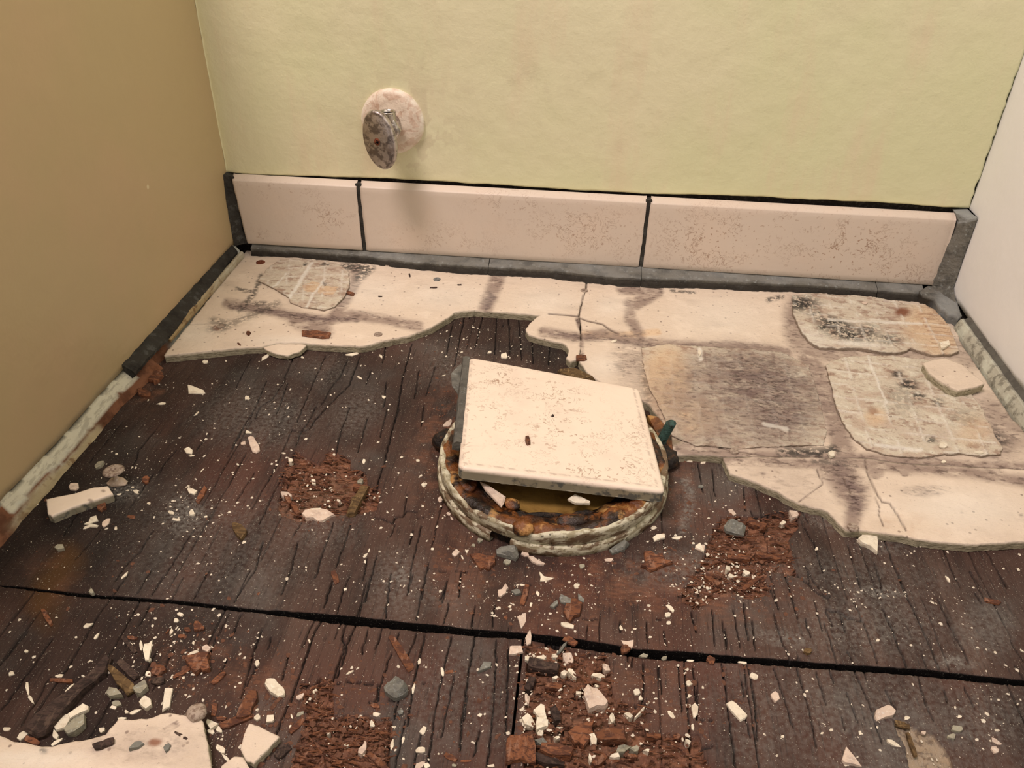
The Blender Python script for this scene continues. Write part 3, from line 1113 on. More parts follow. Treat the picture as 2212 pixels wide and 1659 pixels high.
xa0, xa1 = bx(533, 524), bx(501, 390)
xj0, xj1 = bx(787, 541), bx(773, 408)
xk0, xk1 = bx(1384, 579), bx(1402, 436)
xe0, xe1 = bx(2022, 618), bx(2068, 474)
skirt_tile(xa0, xa1-.0005, xj0-.0022, xj1-.0020, 3, [(.11, .055, .03, .02, .75), (.06, .085, .05, .01, .5), (.04, .03, .03, .01, .5)])
skirt_tile(xj0+.0022, xj1+.0020, xk0-.0022, xk1-.0020, 4, [(.39, .06, .06, .03, .8), (.24, .035, .06, .02, .5), (.31, .085, .04, .012, .7), (.43, .04, .04, .03, .5)])
skirt_tile(xk0+.0022, xk1+.0020, xe0, xe1, 5, [(.53, .055, .06, .035, 1.0), (.67, .055, .07, .035, 1.0), (.60, .08, .1, .01, .8), (.72, .03, .04, .02, .9)])
# joints between the tiles and their dark grout
for (a, b) in ((xj0, xj1), (xk0, xk1)):
    V, f_ = box(-.0032, .0032, -.0072, .001, .0195, .0968)
    V[:, 0] += a+(b-a)*(V[:, 2]-.02)/.075
    link_mesh('grout', V, f_, 'grout_dark', skirt)


def sweep(name, mat, parent, path, prof, n, jit=.0012, seed=4, at=None, label=None):
    """path: world points; prof: (side, up) offsets, side in the horizontal normal of the path"""
    P = np.array(path, float)
    L = np.concatenate([[0], np.cumsum(np.linalg.norm(np.diff(P, axis=0), axis=1))])
    s = np.linspace(0, L[-1], n)
    C = np.column_stack([np.interp(s, L, P[:, k]) for k in range(3)])
    Tn = np.gradient(C, axis=0); Tn[:, 2] = 0; Tn /= np.linalg.norm(Tn, axis=1)[:, None]
    S = np.column_stack([-Tn[:, 1], Tn[:, 0], 0*s])
    prof = np.array(prof, float)
    V = C[:, None, :]+S[:, None, :]*prof[None, :, :1]+np.array([0, 0, 1.])*prof[None, :, 1:]
    jj = fbm(s[:, None]*150+0*V[..., 0], np.arange(len(prof))[None]*.7+0*V[..., 0], seed, 3)
    k2 = fbm(s[:, None]*150+0*V[..., 0]+50, np.arange(len(prof))[None]*.7+0*V[..., 0], seed+7, 3)
    V = V+S[:, None, :]*(jit*jj)[..., None]; V[..., 2] += jit*k2*.6
    m = len(prof)
    fs = np.concatenate([quads(n, m)])
    Vf = V.reshape(-1, 3)
    fl = [tuple(f) for f in fs]+[tuple(range(m)), tuple((n-1)*m+np.arange(m)[::-1])]
    o = link_mesh(name, Vf, fl, mat, parent, attrs=at(Vf, np.repeat(s, m), np.tile(np.arange(m), n)) if at else None)
    if label: o['label'] = label
    return o


# grey mortar ridge left along the foot of the skirting, broken into runs
def fl(px, py, z): return F(np.array([px, py], float), z)
ridge = empty('mortar_ridge', (.39, -.03, .008), 'long grey mortar ridge left along the foot of the back skirting tiles', 'mortar')
top_pts = [(540, 536), (642, 540), (792, 553), (905, 566), (1045, 575), (1180, 582), (1329, 597), (1383, 600), (1481, 603), (1640, 610), (1771, 616), (1903, 626), (2005, 634)]
TP = np.array([fl(x, y, .017) for x, y in top_pts])


def ridge_run(x0, x1, seed):
    xs = np.linspace(x0, x1, max(3, int((x1-x0)/.01)))
    ys = np.interp(xs, TP[:, 0], TP[:, 1])
    n = max(8, int((x1-x0)/.0018))
    s = np.linspace(x0, x1, n); yf = np.interp(s, TP[:, 0], TP[:, 1])+.0012*fbm(s*60, s*0, seed, 3)
    rows = []
    for (fr, z) in ((0, .0215), (.25, .0195), (.6, .0175), (.92, .0172), (1.0, .0160), (1.0, .0125), (1.10, .0085), (1.22, .0079)):
        yb = -.004
        yy = yb+(yf-yb)*fr+(.0006*fbm(s*250, s*0+fr*40, seed+3, 2) if fr > .5 else 0)
        rows.append(np.column_stack([s, yy, z+.0005*fbm(s*120, s*0+fr*9, seed+5, 3)]))
    V = np.concatenate(rows)
    pal = np.repeat([0.6, .55, .5, .5, .3, 0, 0, 0], n)*sstep(-.5, .6, fbm(V[:, 0]*40, V[:, 1]*100, 3, 3))
    fs = [tuple(f) for f in quads(8, n)]
    fs += [tuple(np.arange(8)*n)[::-1], tuple(np.arange(8)*n+n-1)]
    link_mesh('ridge_segment', V, fs, 'grout', ridge, attrs={'pale': pal, 'dk': np.repeat([0, 0, 0, 0, .2, .9, 1, 1.], n)})  # dk darkens the front face: partly its own brown, partly painted shade


br = [TP[0, 0], float(fl(1050, 592, .017)[0]), float(fl(1386, 609, .017)[0]), float(fl(1905, 640, .017)[0]), float(fl(2008, 645, .017)[0])]
for k in range(4): ridge_run(br[k]+.0004, br[k+1]-.0004, 11+k)
# upright mortar in the right corner, its foot blob
def upr(name, pts_l, pts_r, mat, label, seed, y0=-.004, bulge=.004, parent=None):
    n = 40
    Lp = np.array(pts_l, float); Rp = np.array(pts_r, float)
    t = np.linspace(0, 1, n)
    def ip(P): return np.column_stack([np.interp(t, np.linspace(0, 1, len(P)), P[:, k]) for k in range(2)])
    Ls = on(ip(Lp), 1, -.010); 
    Rs = on(ip(Rp), 0, Wd-.0005) if label != 'left' else on(ip(Rp), 0, .0005)
    return Ls, Rs


corner = empty('corner_mortar', (.765, -.02, .01), 'grey mortar smear filling the right corner beside the last skirting tile', 'mortar')
t = np.linspace(0, 1, 60)
Lc = on(np.column_stack([np.interp(t, [0, .05, .5, .9, 1], [2066, 2072, 2036, 2013, 2005]), np.interp(t, [0, .05, .5, .9, 1], [462, 478, 560, 618, 632])]), 1, -.0095)
Lc[:, 0] += .0010*fbm(t*20, t*0, 3, 3)
Rc = on(np.column_stack([np.interp(t, [0, .05, .5, .9, 1], [2100, 2112, 2080, 2060, 2066]), np.interp(t, [0, .05, .5, .9, 1], [462, 470, 560, 620, 660])]), 0, Wd-.0012)
Rc[:, 1] = np.minimum(Rc[:, 1], -.004)
rows = []
for k, fr in enumerate(np.linspace(0, 1, 9)):
    C = Lc*(1-fr)+Rc*fr
    C[:, 1] += -.0010*math.sin(math.pi*fr)+.0007*fbm(t*40, t*0+fr*6, 8, 3)
    rows.append(C)
back = [np.column_stack([Rc[:, 0], 0*t+.003, Rc[:, 2]]), np.column_stack([Lc[:, 0], 0*t+.003, Lc[:, 2]])]
allr = rows+back
V = np.concatenate(allr)
fs = [tuple(f) for f in quads(len(allr), 60)]+[tuple(np.arange(len(allr))*60+59), tuple(np.arange(len(allr))*60)[::-1]]
fs += [(a, a+1, (len(allr)-1)*60+a+1, (len(allr)-1)*60+a) for a in range(59)]
link_mesh('corner_strip', V, fs, 'grout', corner, attrs={'pale': np.tile((t < .08)*1.0, len(allr))})
slab('foot_blob', [(1985, 629), (2003, 619), (2027, 614), (2056, 617), (2064, 642), (2078, 683), (2071, 688), (2062, 680), (2050, 678), (2042, 668), (2033, 666), (2025, 655), (2018, 645), (1997, 638)], .0082, .0185, .0012, 'grout', corner,
     rough=.0010, seed=5, height=lambda x, y, p: .0012*fbm(x*90, y*90, 6, 4), paint=lambda p: p.blob('pale', 2050, 660, 30, 40, 0, .6, .8))
# dark mortar in the left corner
cl = empty('corner_mortar', (.004, -.006, .02), 'dark rough mortar in the left corner beside the short skirting tile', 'mortar')
R2_ = on(np.column_stack([np.interp(t, [0, .3, .8, 1], [505, 512, 524, 538]), np.interp(t, [0, .3, .8, 1], [384, 430, 500, 526])]), 1, -.0070)
L2_ = on(np.column_stack([np.interp(t, [0, .3, .8, 1], [482, 488, 501, 506]), np.interp(t, [0, .3, .8, 1], [378, 430, 505, 532])]), 0, .0005)
L2_[:, 1] = np.clip(L2_[:, 1], -.016, -.006)
R2_[:, 0] += .0008*fbm(t*20, t*0+3, 5, 3)
rows = []
for fr in np.linspace(0, 1, 7):
    C = L2_*(1-fr)+R2_*fr
    C[:, 1] += .0008*fbm(t*45, t*0+fr*5, 12, 3)+.0015*math.sin(math.pi*fr)
    rows.append(C)
rows += [np.column_stack([R2_[:, 0]+.001, 0*t+.003, R2_[:, 2]]), np.column_stack([L2_[:, 0]-.001, 0*t+.003, L2_[:, 2]])]
V = np.concatenate(rows); nr = len(rows)
fs = [tuple(f) for f in quads(nr, 60)]+[tuple(np.arange(nr)*60+59), tuple(np.arange(nr)*60)[::-1]]+[(a, a+1, (nr-1)*60+a+1, (nr-1)*60+a) for a in range(59)]
link_mesh('corner_strip', V, fs, 'grout_dark', cl)

# ------------------------------------------------------------------ left wall foot: torn wall base, mortar ridge
n = 420
yy = np.linspace(-1.2, -.012, n)
foot_px = np.array([(352, 800), (330, 818), (262, 880), (200, 955), (150, 1010), (100, 1068), (40, 1135), (0, 1185)], float)
FW = F(foot_px); o_ = np.argsort(FW[:, 1])
xf = np.interp(yy, FW[o_, 1], FW[o_, 0])
xf = np.where(yy > -.235, .0105+.0*yy, np.clip(xf, .007, .017))+.0010*fbm(yy*60, yy*0, 3, 3)
lev = np.array([0, .15, .35, .5, .65, .8, .92, 1.0])
ztop = np.minimum(zb_left(yy)-.001, .021)
rows = []
for k, l in enumerate(lev):
    x_ = -.002+(xf+.002)*(l**.75)
    rows.append(np.column_stack([x_+.0007*fbm(yy*200, yy*0+k*.6, 9, 3), yy, ztop*(1-l)+.0004*fbm(yy*160, yy*0+k, 15, 2)*(l < 1)]))
V = np.concatenate([r_ for r_ in rows])
Lr = np.repeat(lev, n); Yr = V[:, 1]
rag = .22*fbm(Yr*55, Lr*1.2, 33, 4)
front = sstep(-.262, -.268, Yr)
brown = sstep(.50, .54, Lr+rag)*sstep(-.47, -.44, Yr)
brown = np.where(Yr > -.262, np.clip(sstep(-.19, -.22, Yr+.03*fbm(Yr*60, Lr*3, 7, 3))+sstep(.35, .6, Lr+rag)*.0, 0, 1), brown)
brown = np.maximum(brown, (Yr < -.440)*1.0*(Lr > .1))
white = (1-brown)*sstep(.55, .45, Lr+rag)*front
crm = sstep(.62, .70, Lr+.5*rag)*sstep(-.455, -.425, Yr)*sstep(-.325, -.335, Yr)
crm2 = sstep(-.34, -.30, Yr)*0
brown = brown*(1-crm)
dk = (Lr < .05)*1.0*front*(fbm(Yr*90, Yr*0, 2, 2) > -.1)
fs = [tuple(f) for f in quads(len(lev), n)]
bl = link_mesh('baseboard_left', V, fs, 'remnant', None, attrs={'brown': brown, 'white': white, 'cream': crm, 'dark': dk}, base=(.005, -.3, 0))
tag(bl, 'torn foot of the left wall, white paper over brown', None, None, 'structure')

rl_ = empty('mortar_ridge', (.006, -.13, .01), 'dark grey mortar ridge along the foot of the left wall, ending in a broken lump', 'mortar')
n = 200
ym = np.linspace(-.268, -.020, n)
oxp = on(np.array([(512, 545), (470, 600), (410, 680), (385, 720), (350, 760), (312, 800), (297, 822)], float), 2, .015)
o_ = np.argsort(oxp[:, 1]); xo = np.interp(ym, oxp[o_, 1], oxp[o_, 0])
xo = np.clip(xo, .004, .0105)+.0008*fbm(ym*90, ym*0, 5, 3)
rows = []
for k, (fr, z) in enumerate(((0, .0235), (.25, .0225), (.5, .0205), (.75, .018), (1.0, .0155), (1.0, .0125), (.5, .008))):
    rows.append(np.column_stack([-.0015+(xo+.0015)*fr+.0006*fbm(ym*220, ym*0+k, 4, 3), ym, z+.0012*fbm(ym*110, ym*0+k*.5, 8, 4)]))
V = np.concatenate(rows)
fs = [tuple(f) for f in quads(7, n)]+[tuple(np.arange(7)*n), tuple(np.arange(7)*n+n-1)[::-1]]
link_mesh('ridge_segment', V, fs, 'grout_dark', rl_)
# smooth lip on its outer side
n = 120
ym = np.linspace(-.205, -.02, n)
rows = []
for k, (x_, z) in enumerate(((.0078, .0150), (.0100, .0158), (.0118, .0145), (.0122, .0110), (.0118, .0085))):
    rows.append(np.column_stack([x_-.004*(1-sstep(-.20, -.15, ym))*(k < 3)+.0002*fbm(ym*100, ym*0+k, 4, 3), ym, z+.0003*fbm(ym*110, ym*0+k*.5, 8, 2)]))
V = np.concatenate(rows)
fs = [tuple(f) for f in quads(5, n)]+[tuple(np.arange(5)*n), tuple(np.arange(5)*n+n-1)[::-1]]
lp = link_mesh('outer_lip', V, fs, 'remnant', rl_, attrs={'cream': .5+.5*sstep(-.08, -.14, V[:, 1]), 'brown': sstep(-.10, -.18, V[:, 1]+.04*fbm(V[:, 1]*60, V[:, 2]*400, 3, 3))})

# right wall foot: pale plank and mortar line
n = 200
yr = np.linspace(-1.2, -.078, n)
rows = []
for k, (x_, z) in enumerate(((Wd+.001, .0225), (Wd-.0010, .0210), (Wd-.0045, .0185), (Wd-.0055, .0195), (Wd-.0080, .0190), (Wd-.0100, .0150), (Wd-.0118, .0100), (Wd-.0125, .0))):
    rows.append(np.column_stack([x_+0*yr+(.0006*fbm(yr*120, yr*0+k*.4, 4, 3) if k < 4 else 0), yr, z+0*yr+(.0008*fbm(yr*110, yr*0+k*.5, 18, 3) if k < 5 else 0)]))
V = np.concatenate(rows)
dk = np.repeat([1, 1, 1, .5, 0, 0, 0, 0.], n)
fs = [tuple(f) for f in quads(8, n)]+[tuple(np.arange(8)*n), tuple(np.arange(8)*n+n-1)[::-1]]
brt = link_mesh('baseboard_right', V, fs, 'remnant_right', None, attrs={'dark': dk}, base=(Wd-.006, -.3, 0))
tag(brt, 'pale weathered strip at the foot of the right wall', None, None, 'structure')

# ------------------------------------------------------------------ backer boards with old mortar patches
ZB = .008


def board_paint(p):
    S = p.stroke; B = p.blob
    # mauve seams between the old tiles
    S('stain', [(490, 655), (560, 665), (620, 680), (700, 693), (760, 680), (830, 690), (905, 705)], 20, .7)
    S('stain', [(640, 690), (700, 712)], 34, .6)
    S('purple', [(500, 662), (560, 668), (640, 684), (700, 690), (770, 690)], 12, .8, .9)
    S('stain', [(768, 580), (766, 612), (752, 640), (730, 672), (715, 690)], 22, .6)
    S('mold', [(745, 575), (800, 580), (775, 600)], 18, .7, .9)
    S('stain', [(1075, 598), (1064, 630), (1050, 662)], 30, .5)
    S('purple', [(1062, 640), (1050, 665)], 14, .8, .8)
    S('mold', [(565, 597), (548, 635), (520, 668)], 11, .7, .8)
    S('mold', [(512, 623), (548, 632)], 8, .6, .8)
    S('mold', [(458, 692), (500, 700), (530, 688), (600, 655)], 14, .9, .55)
    B('mold', 475, 706, 24, 10, -10, .7, .9)
    B('rust', 468, 708, 9, 6, 0, .6, .6)
    B('mold', 560, 655, 18, 5, 0, .6, .8)
    S('stain', [(1345, 622), (1420, 628), (1375, 655)], 26, .5)
    S('stain', [(1358, 655), (1362, 690), (1385, 730)], 22, .7)
    S('stain', [(1172, 716), (1240, 728), (1300, 720), (1345, 728), (1400, 742), (1500, 746), (1600, 748), (1700, 760)], 20, .7)
    S('warm', [(1260, 722), (1340, 724), (1420, 718)], 16, .6, .8)
    S('purple', [(1190, 718), (1250, 728), (1330, 736), (1395, 748), (1560, 752)], 10, .8, .7)
    S('stain', [(1248, 690), (1256, 725), (1256, 765)], 9, .8, .9)
    S('purple', [(1246, 688), (1252, 706)], 7, .8, .8)
    B('purple', 1360, 780, 34, 40, 0, .9, .55)
    B('mold', 1395, 820, 12, 60, -5, .9, .45)
    B('stain', 1590, 860, 200, 115, 3, .35, .85)
    B('stain', 1720, 700, 28, 60, -5, .5, .9)
    B('stain', 1800, 760, 90, 22, 5, .5, .8)
    S('stain', [(1745, 770), (1790, 860), (1815, 950), (1830, 990)], 46, .5)
    B('warm', 1430, 830, 40, 90, -5, .6, .8)
    B('warm', 1480, 900, 60, 50, 0, .6, .6)
    B('purple', 1640, 830, 120, 70, 20, .8, .7)
    B('purple', 1690, 900, 60, 45, 0, .8, .8)
    B('purple', 1560, 780, 60, 20, 0, .8, .5)
    S('stain', [(1470, 970), (1600, 985), (1800, 990), (1950, 1000), (2212, 1012), (2300, 1020)], 30, .6)
    S('mold', [(1690, 975), (1770, 978), (1800, 970)], 22, .9, .9)
    S('mold', [(1700, 992), (1780, 992)], 14, .9, .6)
    B('stain', 2160, 920, 70, 80, 50, .5, .8)
    B('stain', 1960, 770, 100, 14, 3, .5, .7)
    B('stain', 2080, 760, 60, 30, 20, .5, .6)
    S('mold', [(1690, 640), (1660, 648)], 10, .8, .9)
    S('mold', [(1450, 628), (1500, 632)], 6, .7, .8)
    B('mold', 2150, 945, 30, 16, 30, .8, .8)
    B('mold', 2100, 690, 10, 40, -30, .8, .3)
    for a in ((800, 630, 60, 30), (960, 640, 80, 25), (620, 735, 60, 10), (1560, 680, 90, 40), (1180, 650, 60, 24), (420, 720, 40, 24), (1320, 660, 30, 20), (1300, 790, 30, 24)):
        B('white', *a, 0, .9, .35)


def frontpaint(p):
    S = p.stroke; B = p.blob
    S('stain', [(1560, 990), (1700, 1000), (1850, 1000), (1950, 1010), (2100, 1020), (2212, 1040)], 24, .8)
    S('stain', [(1800, 1005), (1840, 1060)], 70, .5)
    S('stain', [(1850, 1060), (1845, 1100), (1842, 1130)], 32, .6)
    S('purple', [(1810, 1010), (1850, 1060), (1850, 1090)], 34, .9, .9)
    S('mold', [(1760, 996), (1830, 1000)], 12, .8, .6)
    B('stain', 1892, 1020, 20, 14, 0, .3, .9)
    B('stain', 1956, 1023, 10, 7, 0, .3, .8)
    B('stain', 1690, 1030, 110, 40, 20, .8, .35)
    B('white', 2080, 1100, 120, 40, 0, .9, .45)
    B('warm', 1960, 1130, 90, 30, 0, .9, .35)
    for a in ((2000, 1060, 50, 12), (1648, 1025, 4, 4), (2079, 1107, 3, 3), (2205, 1112, 5, 3), (1990, 1064, 8, 5)):
        B('purple', *a, 0, .5, .5)
    for L in ("R8 1145,540 1160,620 1190,690 1220,760 1260,820 1310,830 1360,900 1420,1010", "R8 1210,790 1240,860 1240,920 1270,980", "R8 820,600 860,690", "R8 990,640 1050,760", "R8 700,820 780,760 860,700"):
        S('line', parse(L), 3.4 if '1145' in L else 2.6, .7, .9, warp=False)


def board_lines(p):
    for L in ("R3 730,700 860,710 990,722", "R3 990,735 1060,760 1190,790 1260,840 1330,870", "R3 1055,440 1050,480", "R3 1025,540 1015,600 990,720",
              "R3 990,740 1000,830 1010,920", "R4 0,640 20,650"):
        p.stroke('line', parse(L), 3.2, .7, 1.0, warp=False)
    p.stroke('line', parse("R8 0,420 120,440 230,470 420,500 600,520 850,520"), 2.2, .6, .9, warp=False)
    p.stroke('line', parse("R1 1500,800 1900,780 2212,700"), 1.2, .6, .4, warp=False)


def bh(x, y, p):
    h = .0005*fbm(x*30, y*30, 4, 4)+.00025*fbm(x*170, y*230, 6, 3)
    if 'line' in p.d: h = h-.0010*p.d['line']
    if 'stain' in p.d: h = h-.0004*p.d['stain']
    return h


def pA(p): board_paint(p); board_lines(p)


front_A = [parse("R1 1400,1060")[0]]+list(parse("R2 0,1000 120,985 250,985 380,950 600,950 780,965 930,972 1090,975 1200,960 1300,930 1500,890 1700,820 1850,730 1900,690 1960,680 2100,670"))+list(
    parse("R3 0,665 80,668 250,680 500,700 660,715 600,760 560,800 530,840 560,880 700,920 850,950 880,970 905,1010 905,1040 885,1080 920,1110"))
splitAB = list(parse("R3 980,1090 1005,1000 1003,800 990,720 1000,650 1030,560 1050,480 1052,430"))
backA = [(1268, 600), (1100, 590), (900, 575), (700, 552), (560, 540), (533, 541)]
A_poly = front_A+splitAB+backA+[(490, 595), (440, 660)]
bA = slab('backer_board', A_poly, .0002, ZB, .00115, 'board', rough=.0009, seed=2, paint=pA, height=bh)
tag(bA, 'pale cracked backer board in the back left corner with a grid-marked mortar patch', 'board')
B_poly = list(parse("R3 1056,430 1053,480 1034,560 1004,650 994,720 1007,800 1009,1000 984,1092 1030,1150 1060,1200 1110,1240 1200,1300"))+[(1330, 850), (1380, 860), (1402, 872), (1412, 886), (1424, 900), (1440, 922), (1450, 950), (1456, 982)]+list(
    parse("R8 0,498 120,505 190,515 400,512 600,512 850,518 950,520 1150,522 1400,560 1650,570 2212,600"))+[(2330, 1020), (2187, 905), (2130, 822), (2072, 735), (2069, 700), (2020, 640), (1900, 625), (1700, 612), (1500, 600), (1400, 600)]
bB = slab('backer_board', B_poly, .0002, ZB, .00115, 'board', rough=.0006, seed=6, paint=pA, height=bh)
tag(bB, 'mauve-stained backer board in the back right corner under rough mortar patches', 'board')
C_poly = list(parse("R8 194,522 400,519 600,519 850,525 950,527 1150,529 1400,567 1650,577 2212,607"))+[(2340, 1030), (2350, 1160)]+list(
    parse("R8 2212,1088 2000,1095 1900,1105 1750,1100 1500,1070 1400,1045 1250,1030 1180,1020 1100,1012 1020,1010 980,975 950,940 900,890 860,870 780,850 700,830 620,790 560,750 400,680 240,630 215,570"))
bC = slab('backer_board', C_poly, .0002, ZB-.0006, .00115, 'board', rough=.0008, seed=9, paint=frontpaint, height=bh)
tag(bC, 'cream backer board piece at the right front edge with a curved broken edge', 'board')


def patch_h(gx, gy, amp, ang=0.0, wh=.55):
    """tile-back imprint: raised ridges on a grid"""
    def h(x, y, p):
        c, s_ = math.cos(ang), math.sin(ang)
        u = (x*c+y*s_+.0012*fbm(x*60, y*60, 2, 2))/gx; v = (-x*s_+y*c+.0012*fbm(x*60+9, y*60, 3, 2))/gy
        du = np.abs(u-np.round(u))*gx; dv = np.abs(v-np.round(v))*gy
        g = np.exp(-(np.minimum(du, dv)/.0013)**2)*sstep(.25, .6, vn(np.floor(u+.5)*3.3+v*1.7, np.floor(v+.5)*5.1+u*1.7, 7))
        p.d['white'] = np.maximum(p.get('white'), g*wh)
        return amp*g+.0009*fbm(x*110, y*230, 6, 4)+.0006*fbm(x*330, y*620, 8, 3)-.0004*np.clip(p.d.get('mold', 0*x), 0, 1)
    return h


def pp1(p):
    p.poly('warm', parse("R2 610,460 700,425 770,440 720,520 620,510"), 1.0)
    p.poly('warm', parse("R2 740,460 910,470 870,540 740,530"), 1.0)
    p.stroke('white', parse("R2 690,270 640,340 580,440 500,560"), 7, .6, 1.0)
    p.stroke('white', parse("R2 800,410 700,530 640,640"), 5, .6, .8)
    p.stroke('white', parse("R2 460,360 420,420 350,480"), 4, .6, .8)
    p.blob('mold', 660, 570, 5, 4, 0, .5, .9); p.blob('mold', 703, 613, 7, 4, -20, .5, .7); p.blob('mold', 703, 571, 10, 3, 0, .5, .8)
def pp2(p):
    for a in ((1730, 655, 38, 16, 0, 1), (1805, 700, 45, 14, 15, 1.0), (1830, 722, 50, 12, 10, 1.0), (1870, 715, 30, 14, 0, .8), (1760, 678, 14, 6, 0, .9), (1920, 732, 30, 10, 0, .7), (1880, 730, 20, 10, 0, .7), (1775, 705, 10, 6, 0, 1)):
        p.blob('mold', a[0], a[1], a[2], a[3], a[4], .7, a[5])
    p.blob('rust', 1950, 674, 16, 9, 0, .5, 1.0); p.blob('warm', 2010, 700, 60, 50, 20, .7, .9); p.blob('warm', 2030, 730, 40, 40, 20, .7, .9)
    for k in range(9): p.stroke('rust', [(1985+4*k, 678+9*k), (2030+5*k, 682+9*k)], 2.2, .6, .45)
    p.stroke('white', [(1790, 690), (1870, 694), (1990, 700)], 5, .8, .8)
    p.blob('white', 1760, 730, 40, 16, 30, .8, .5); p.blob('white', 1850, 742, 60, 6, 5, .8, .8)
def pp3(p):
    for a in ((1962, 830, 20, 12, 10, 1), (1985, 855, 14, 9, 0, .9), (1940, 808, 14, 8, 0, .9), (2025, 870, 14, 9, 0, .8), (2010, 950, 14, 7, 0, .8), (1950, 860, 40, 30, 0, .35), (2080, 900, 30, 20, 0, .3)):
        p.blob('mold', a[0], a[1], a[2], a[3], a[4], .7, a[5])
    p.blob('rust', 1885, 888, 13, 8, 30, .6, .6); p.blob('warm', 1890, 900, 26, 20, 0, .7, .7)
    p.blob('warm', 2100, 930, 40, 40, 0, .7, .5)
    p.stroke('white', [(1890, 960), (1930, 966), (1990, 972)], 8, .8, .9); p.stroke('white', parse("R4 1050,1240 1120,1430 1170,1560"), 5, .7, .8)
    p.blob('stain', 2060, 790, 40, 20, 0, .8, .4)
def pp4(p):
    p.blob('stain', 1600, 860, 190, 110, 0, .4, .75); p.blob('warm', 1440, 820, 50, 80, 0, .6, .9); p.blob('warm', 1500, 900, 60, 40, 0, .6, .6)
    p.blob('purple', 1650, 830, 110, 60, 20, .8, .85); p.blob('purple', 1690, 900, 60, 45, 0, .8, .8); p.blob('purple', 1580, 780, 60, 20, 0, .8, .6)
    p.stroke('white', [(1510, 755), (1513, 775)], 8, .6, .9)
    p.stroke('white', [(1650, 915), (1700, 928)], 8, .6, .7)
    for x_ in (1520, 1600, 1668): p.stroke('stain', [(x_, 760), (x_+20, 850), (x_+40, 950)], 7, .7, .9)


pt1 = slab('mortar_patch', parse("R2 230,420 300,320 420,240 560,235 680,240 800,255 900,270 1000,340 1005,470 960,560 880,640 790,670 700,650 600,640 500,600 490,560 370,490"), ZB-.0003, ZB+.0017, .0008, 'patch', bA, rough=.0005, seed=3, paint=pp1, height=patch_h(.0195, .020, .0007, .25))
pt1['label'] = 'grey-beige mortar patch with a grid of small squares'
pt2 = slab('mortar_patch', parse("R4 500,790 640,775 1000,790 1340,850 1450,850 1530,900 1620,1000 1700,1190 1640,1210 1500,1210 1430,1190 1350,1165 1290,1195 1150,1195 980,1165 850,1165 700,1160 620,1110 560,1030 510,920"), ZB-.0003, ZB+.0034, .0008, 'patch', bB, rough=.0011, seed=4, paint=pp2, height=patch_h(.0225, .021, .0007, -.05))
pt2['label'] = 'raised beige mortar patch with black mould spots'
pt3 = slab('mortar_patch', [(1822, 771), (1783, 789), (1792, 822), (1799, 849), (1809, 884), (1828, 923), (1848, 949), (1870, 968), (1918, 981), (1983, 987), (2076, 978), (2118, 984), (2163, 981), (2163, 962), (2140, 920), (2120, 880), (2085, 830), (2060, 795), (2000, 776), (1900, 768)], ZB-.0003, ZB+.0020, .0008, 'patch', bB, rough=.0017, seed=8, paint=pp3, height=patch_h(.0225, .021, .0007, -.08))
pt3['label'] = 'wide beige mortar patch with a ragged left edge'
pt4 = slab('mortar_patch', [(1386, 752), (1440, 744), (1560, 750), (1690, 760), (1745, 790), (1770, 860), (1785, 930), (1780, 962), (1700, 962), (1600, 968), (1500, 962), (1450, 940), (1430, 890), (1404, 840), (1392, 800)], ZB-.0003, ZB+.0008, .0009, 'patch', bB, rough=.0012, seed=12, paint=pp4, height=patch_h(.021, .020, .0005, -.02, .12))
pt4['label'] = 'thin mauve-brown mortar patch behind the loose tile'
slab('board_layer', parse("R2 270,1000 350,975 480,960 640,985 590,1040 480,1075 380,1060 310,1030"), .0015, .0062, .001, 'board', bA, rough=.0008, seed=14, zplace=.004)


def screw_head(px, py, r, z, parent, mat):
    c = F(np.array([px, py], float), z)
    V, q = lathe([(0.0002, .0009), (r*.25, .0010), (r*.3, .0004), (r*.4, .0011), (r*.85, .0011), (r, .0005), (r*1.02, -.0008)], c, 18)
    return link_mesh('screw_head', V, q, mat, parent, smooth=True)


screw_head(563, 567, .0050, ZB, bA, 'rust'); screw_head(477, 705, .0036, ZB, bA, 'screw'); screw_head(944, 604, .0040, ZB, bA, 'screw_grey')
screw_head(817, 723, .0042, ZB, bA, 'screw'); screw_head(838, 573, .0036, ZB, bA, 'screw')
screw_head(1262, 628, .0040, ZB, bB, 'screw'); screw_head(1586, 975, .0036, ZB, bB, 'screw'); screw_head(1922, 900, .0018, ZB+.002, bB, 'screw')
screw_head(1843, 1139, .0040, ZB, bC, 'screw')

# torn piece of board in the front left corner
fp = slab('backer_board', list(parse("B1 -200,1330 0,1375 100,1430 300,1465 450,1468 700,1430 900,1370 1010,1250 1130,1255 1250,1250 1380,1200 1500,1200 1620,1215 1740,1270 1755,1320 1780,1450 1810,1659"))+[(470, 1720), (200, 1760), (-60, 1740)], .0002, .0075, .001, 'board', rough=.0014, seed=31,
          height=lambda x, y, p: .0020*fbm(x*34, y*34, 3, 4)+.0006*fbm(x*200, y*160, 5, 3), paint=lambda p: (p.blob('stain', 320, 1610, 140, 40, 0, .9, .4), p.blob('rust', 338, 1605, 12, 8, 0, .4, .9), p.blob('mold', 90, 1620, 12, 6, 0, .6, .8), p.poly('stain', parse("B1 1390,1340 1490,1250 1520,1300 1480,1340"), .9), p.blob('white', 60, 1640, 120, 20, 0, .8, .5)))
tag(fp, 'torn cream board fragment with a screw head, in the front left corner', 'board')
c = fl(425, 1540, .0085)
V, q = lathe([(.0001, .0028), (.002, .0030), (.0045, .0024), (.0056, .0008), (.0052, -.001)], c, 16, jit=.0006)
o = link_mesh('screw_head', V, q, 'screw', fp, smooth=True)

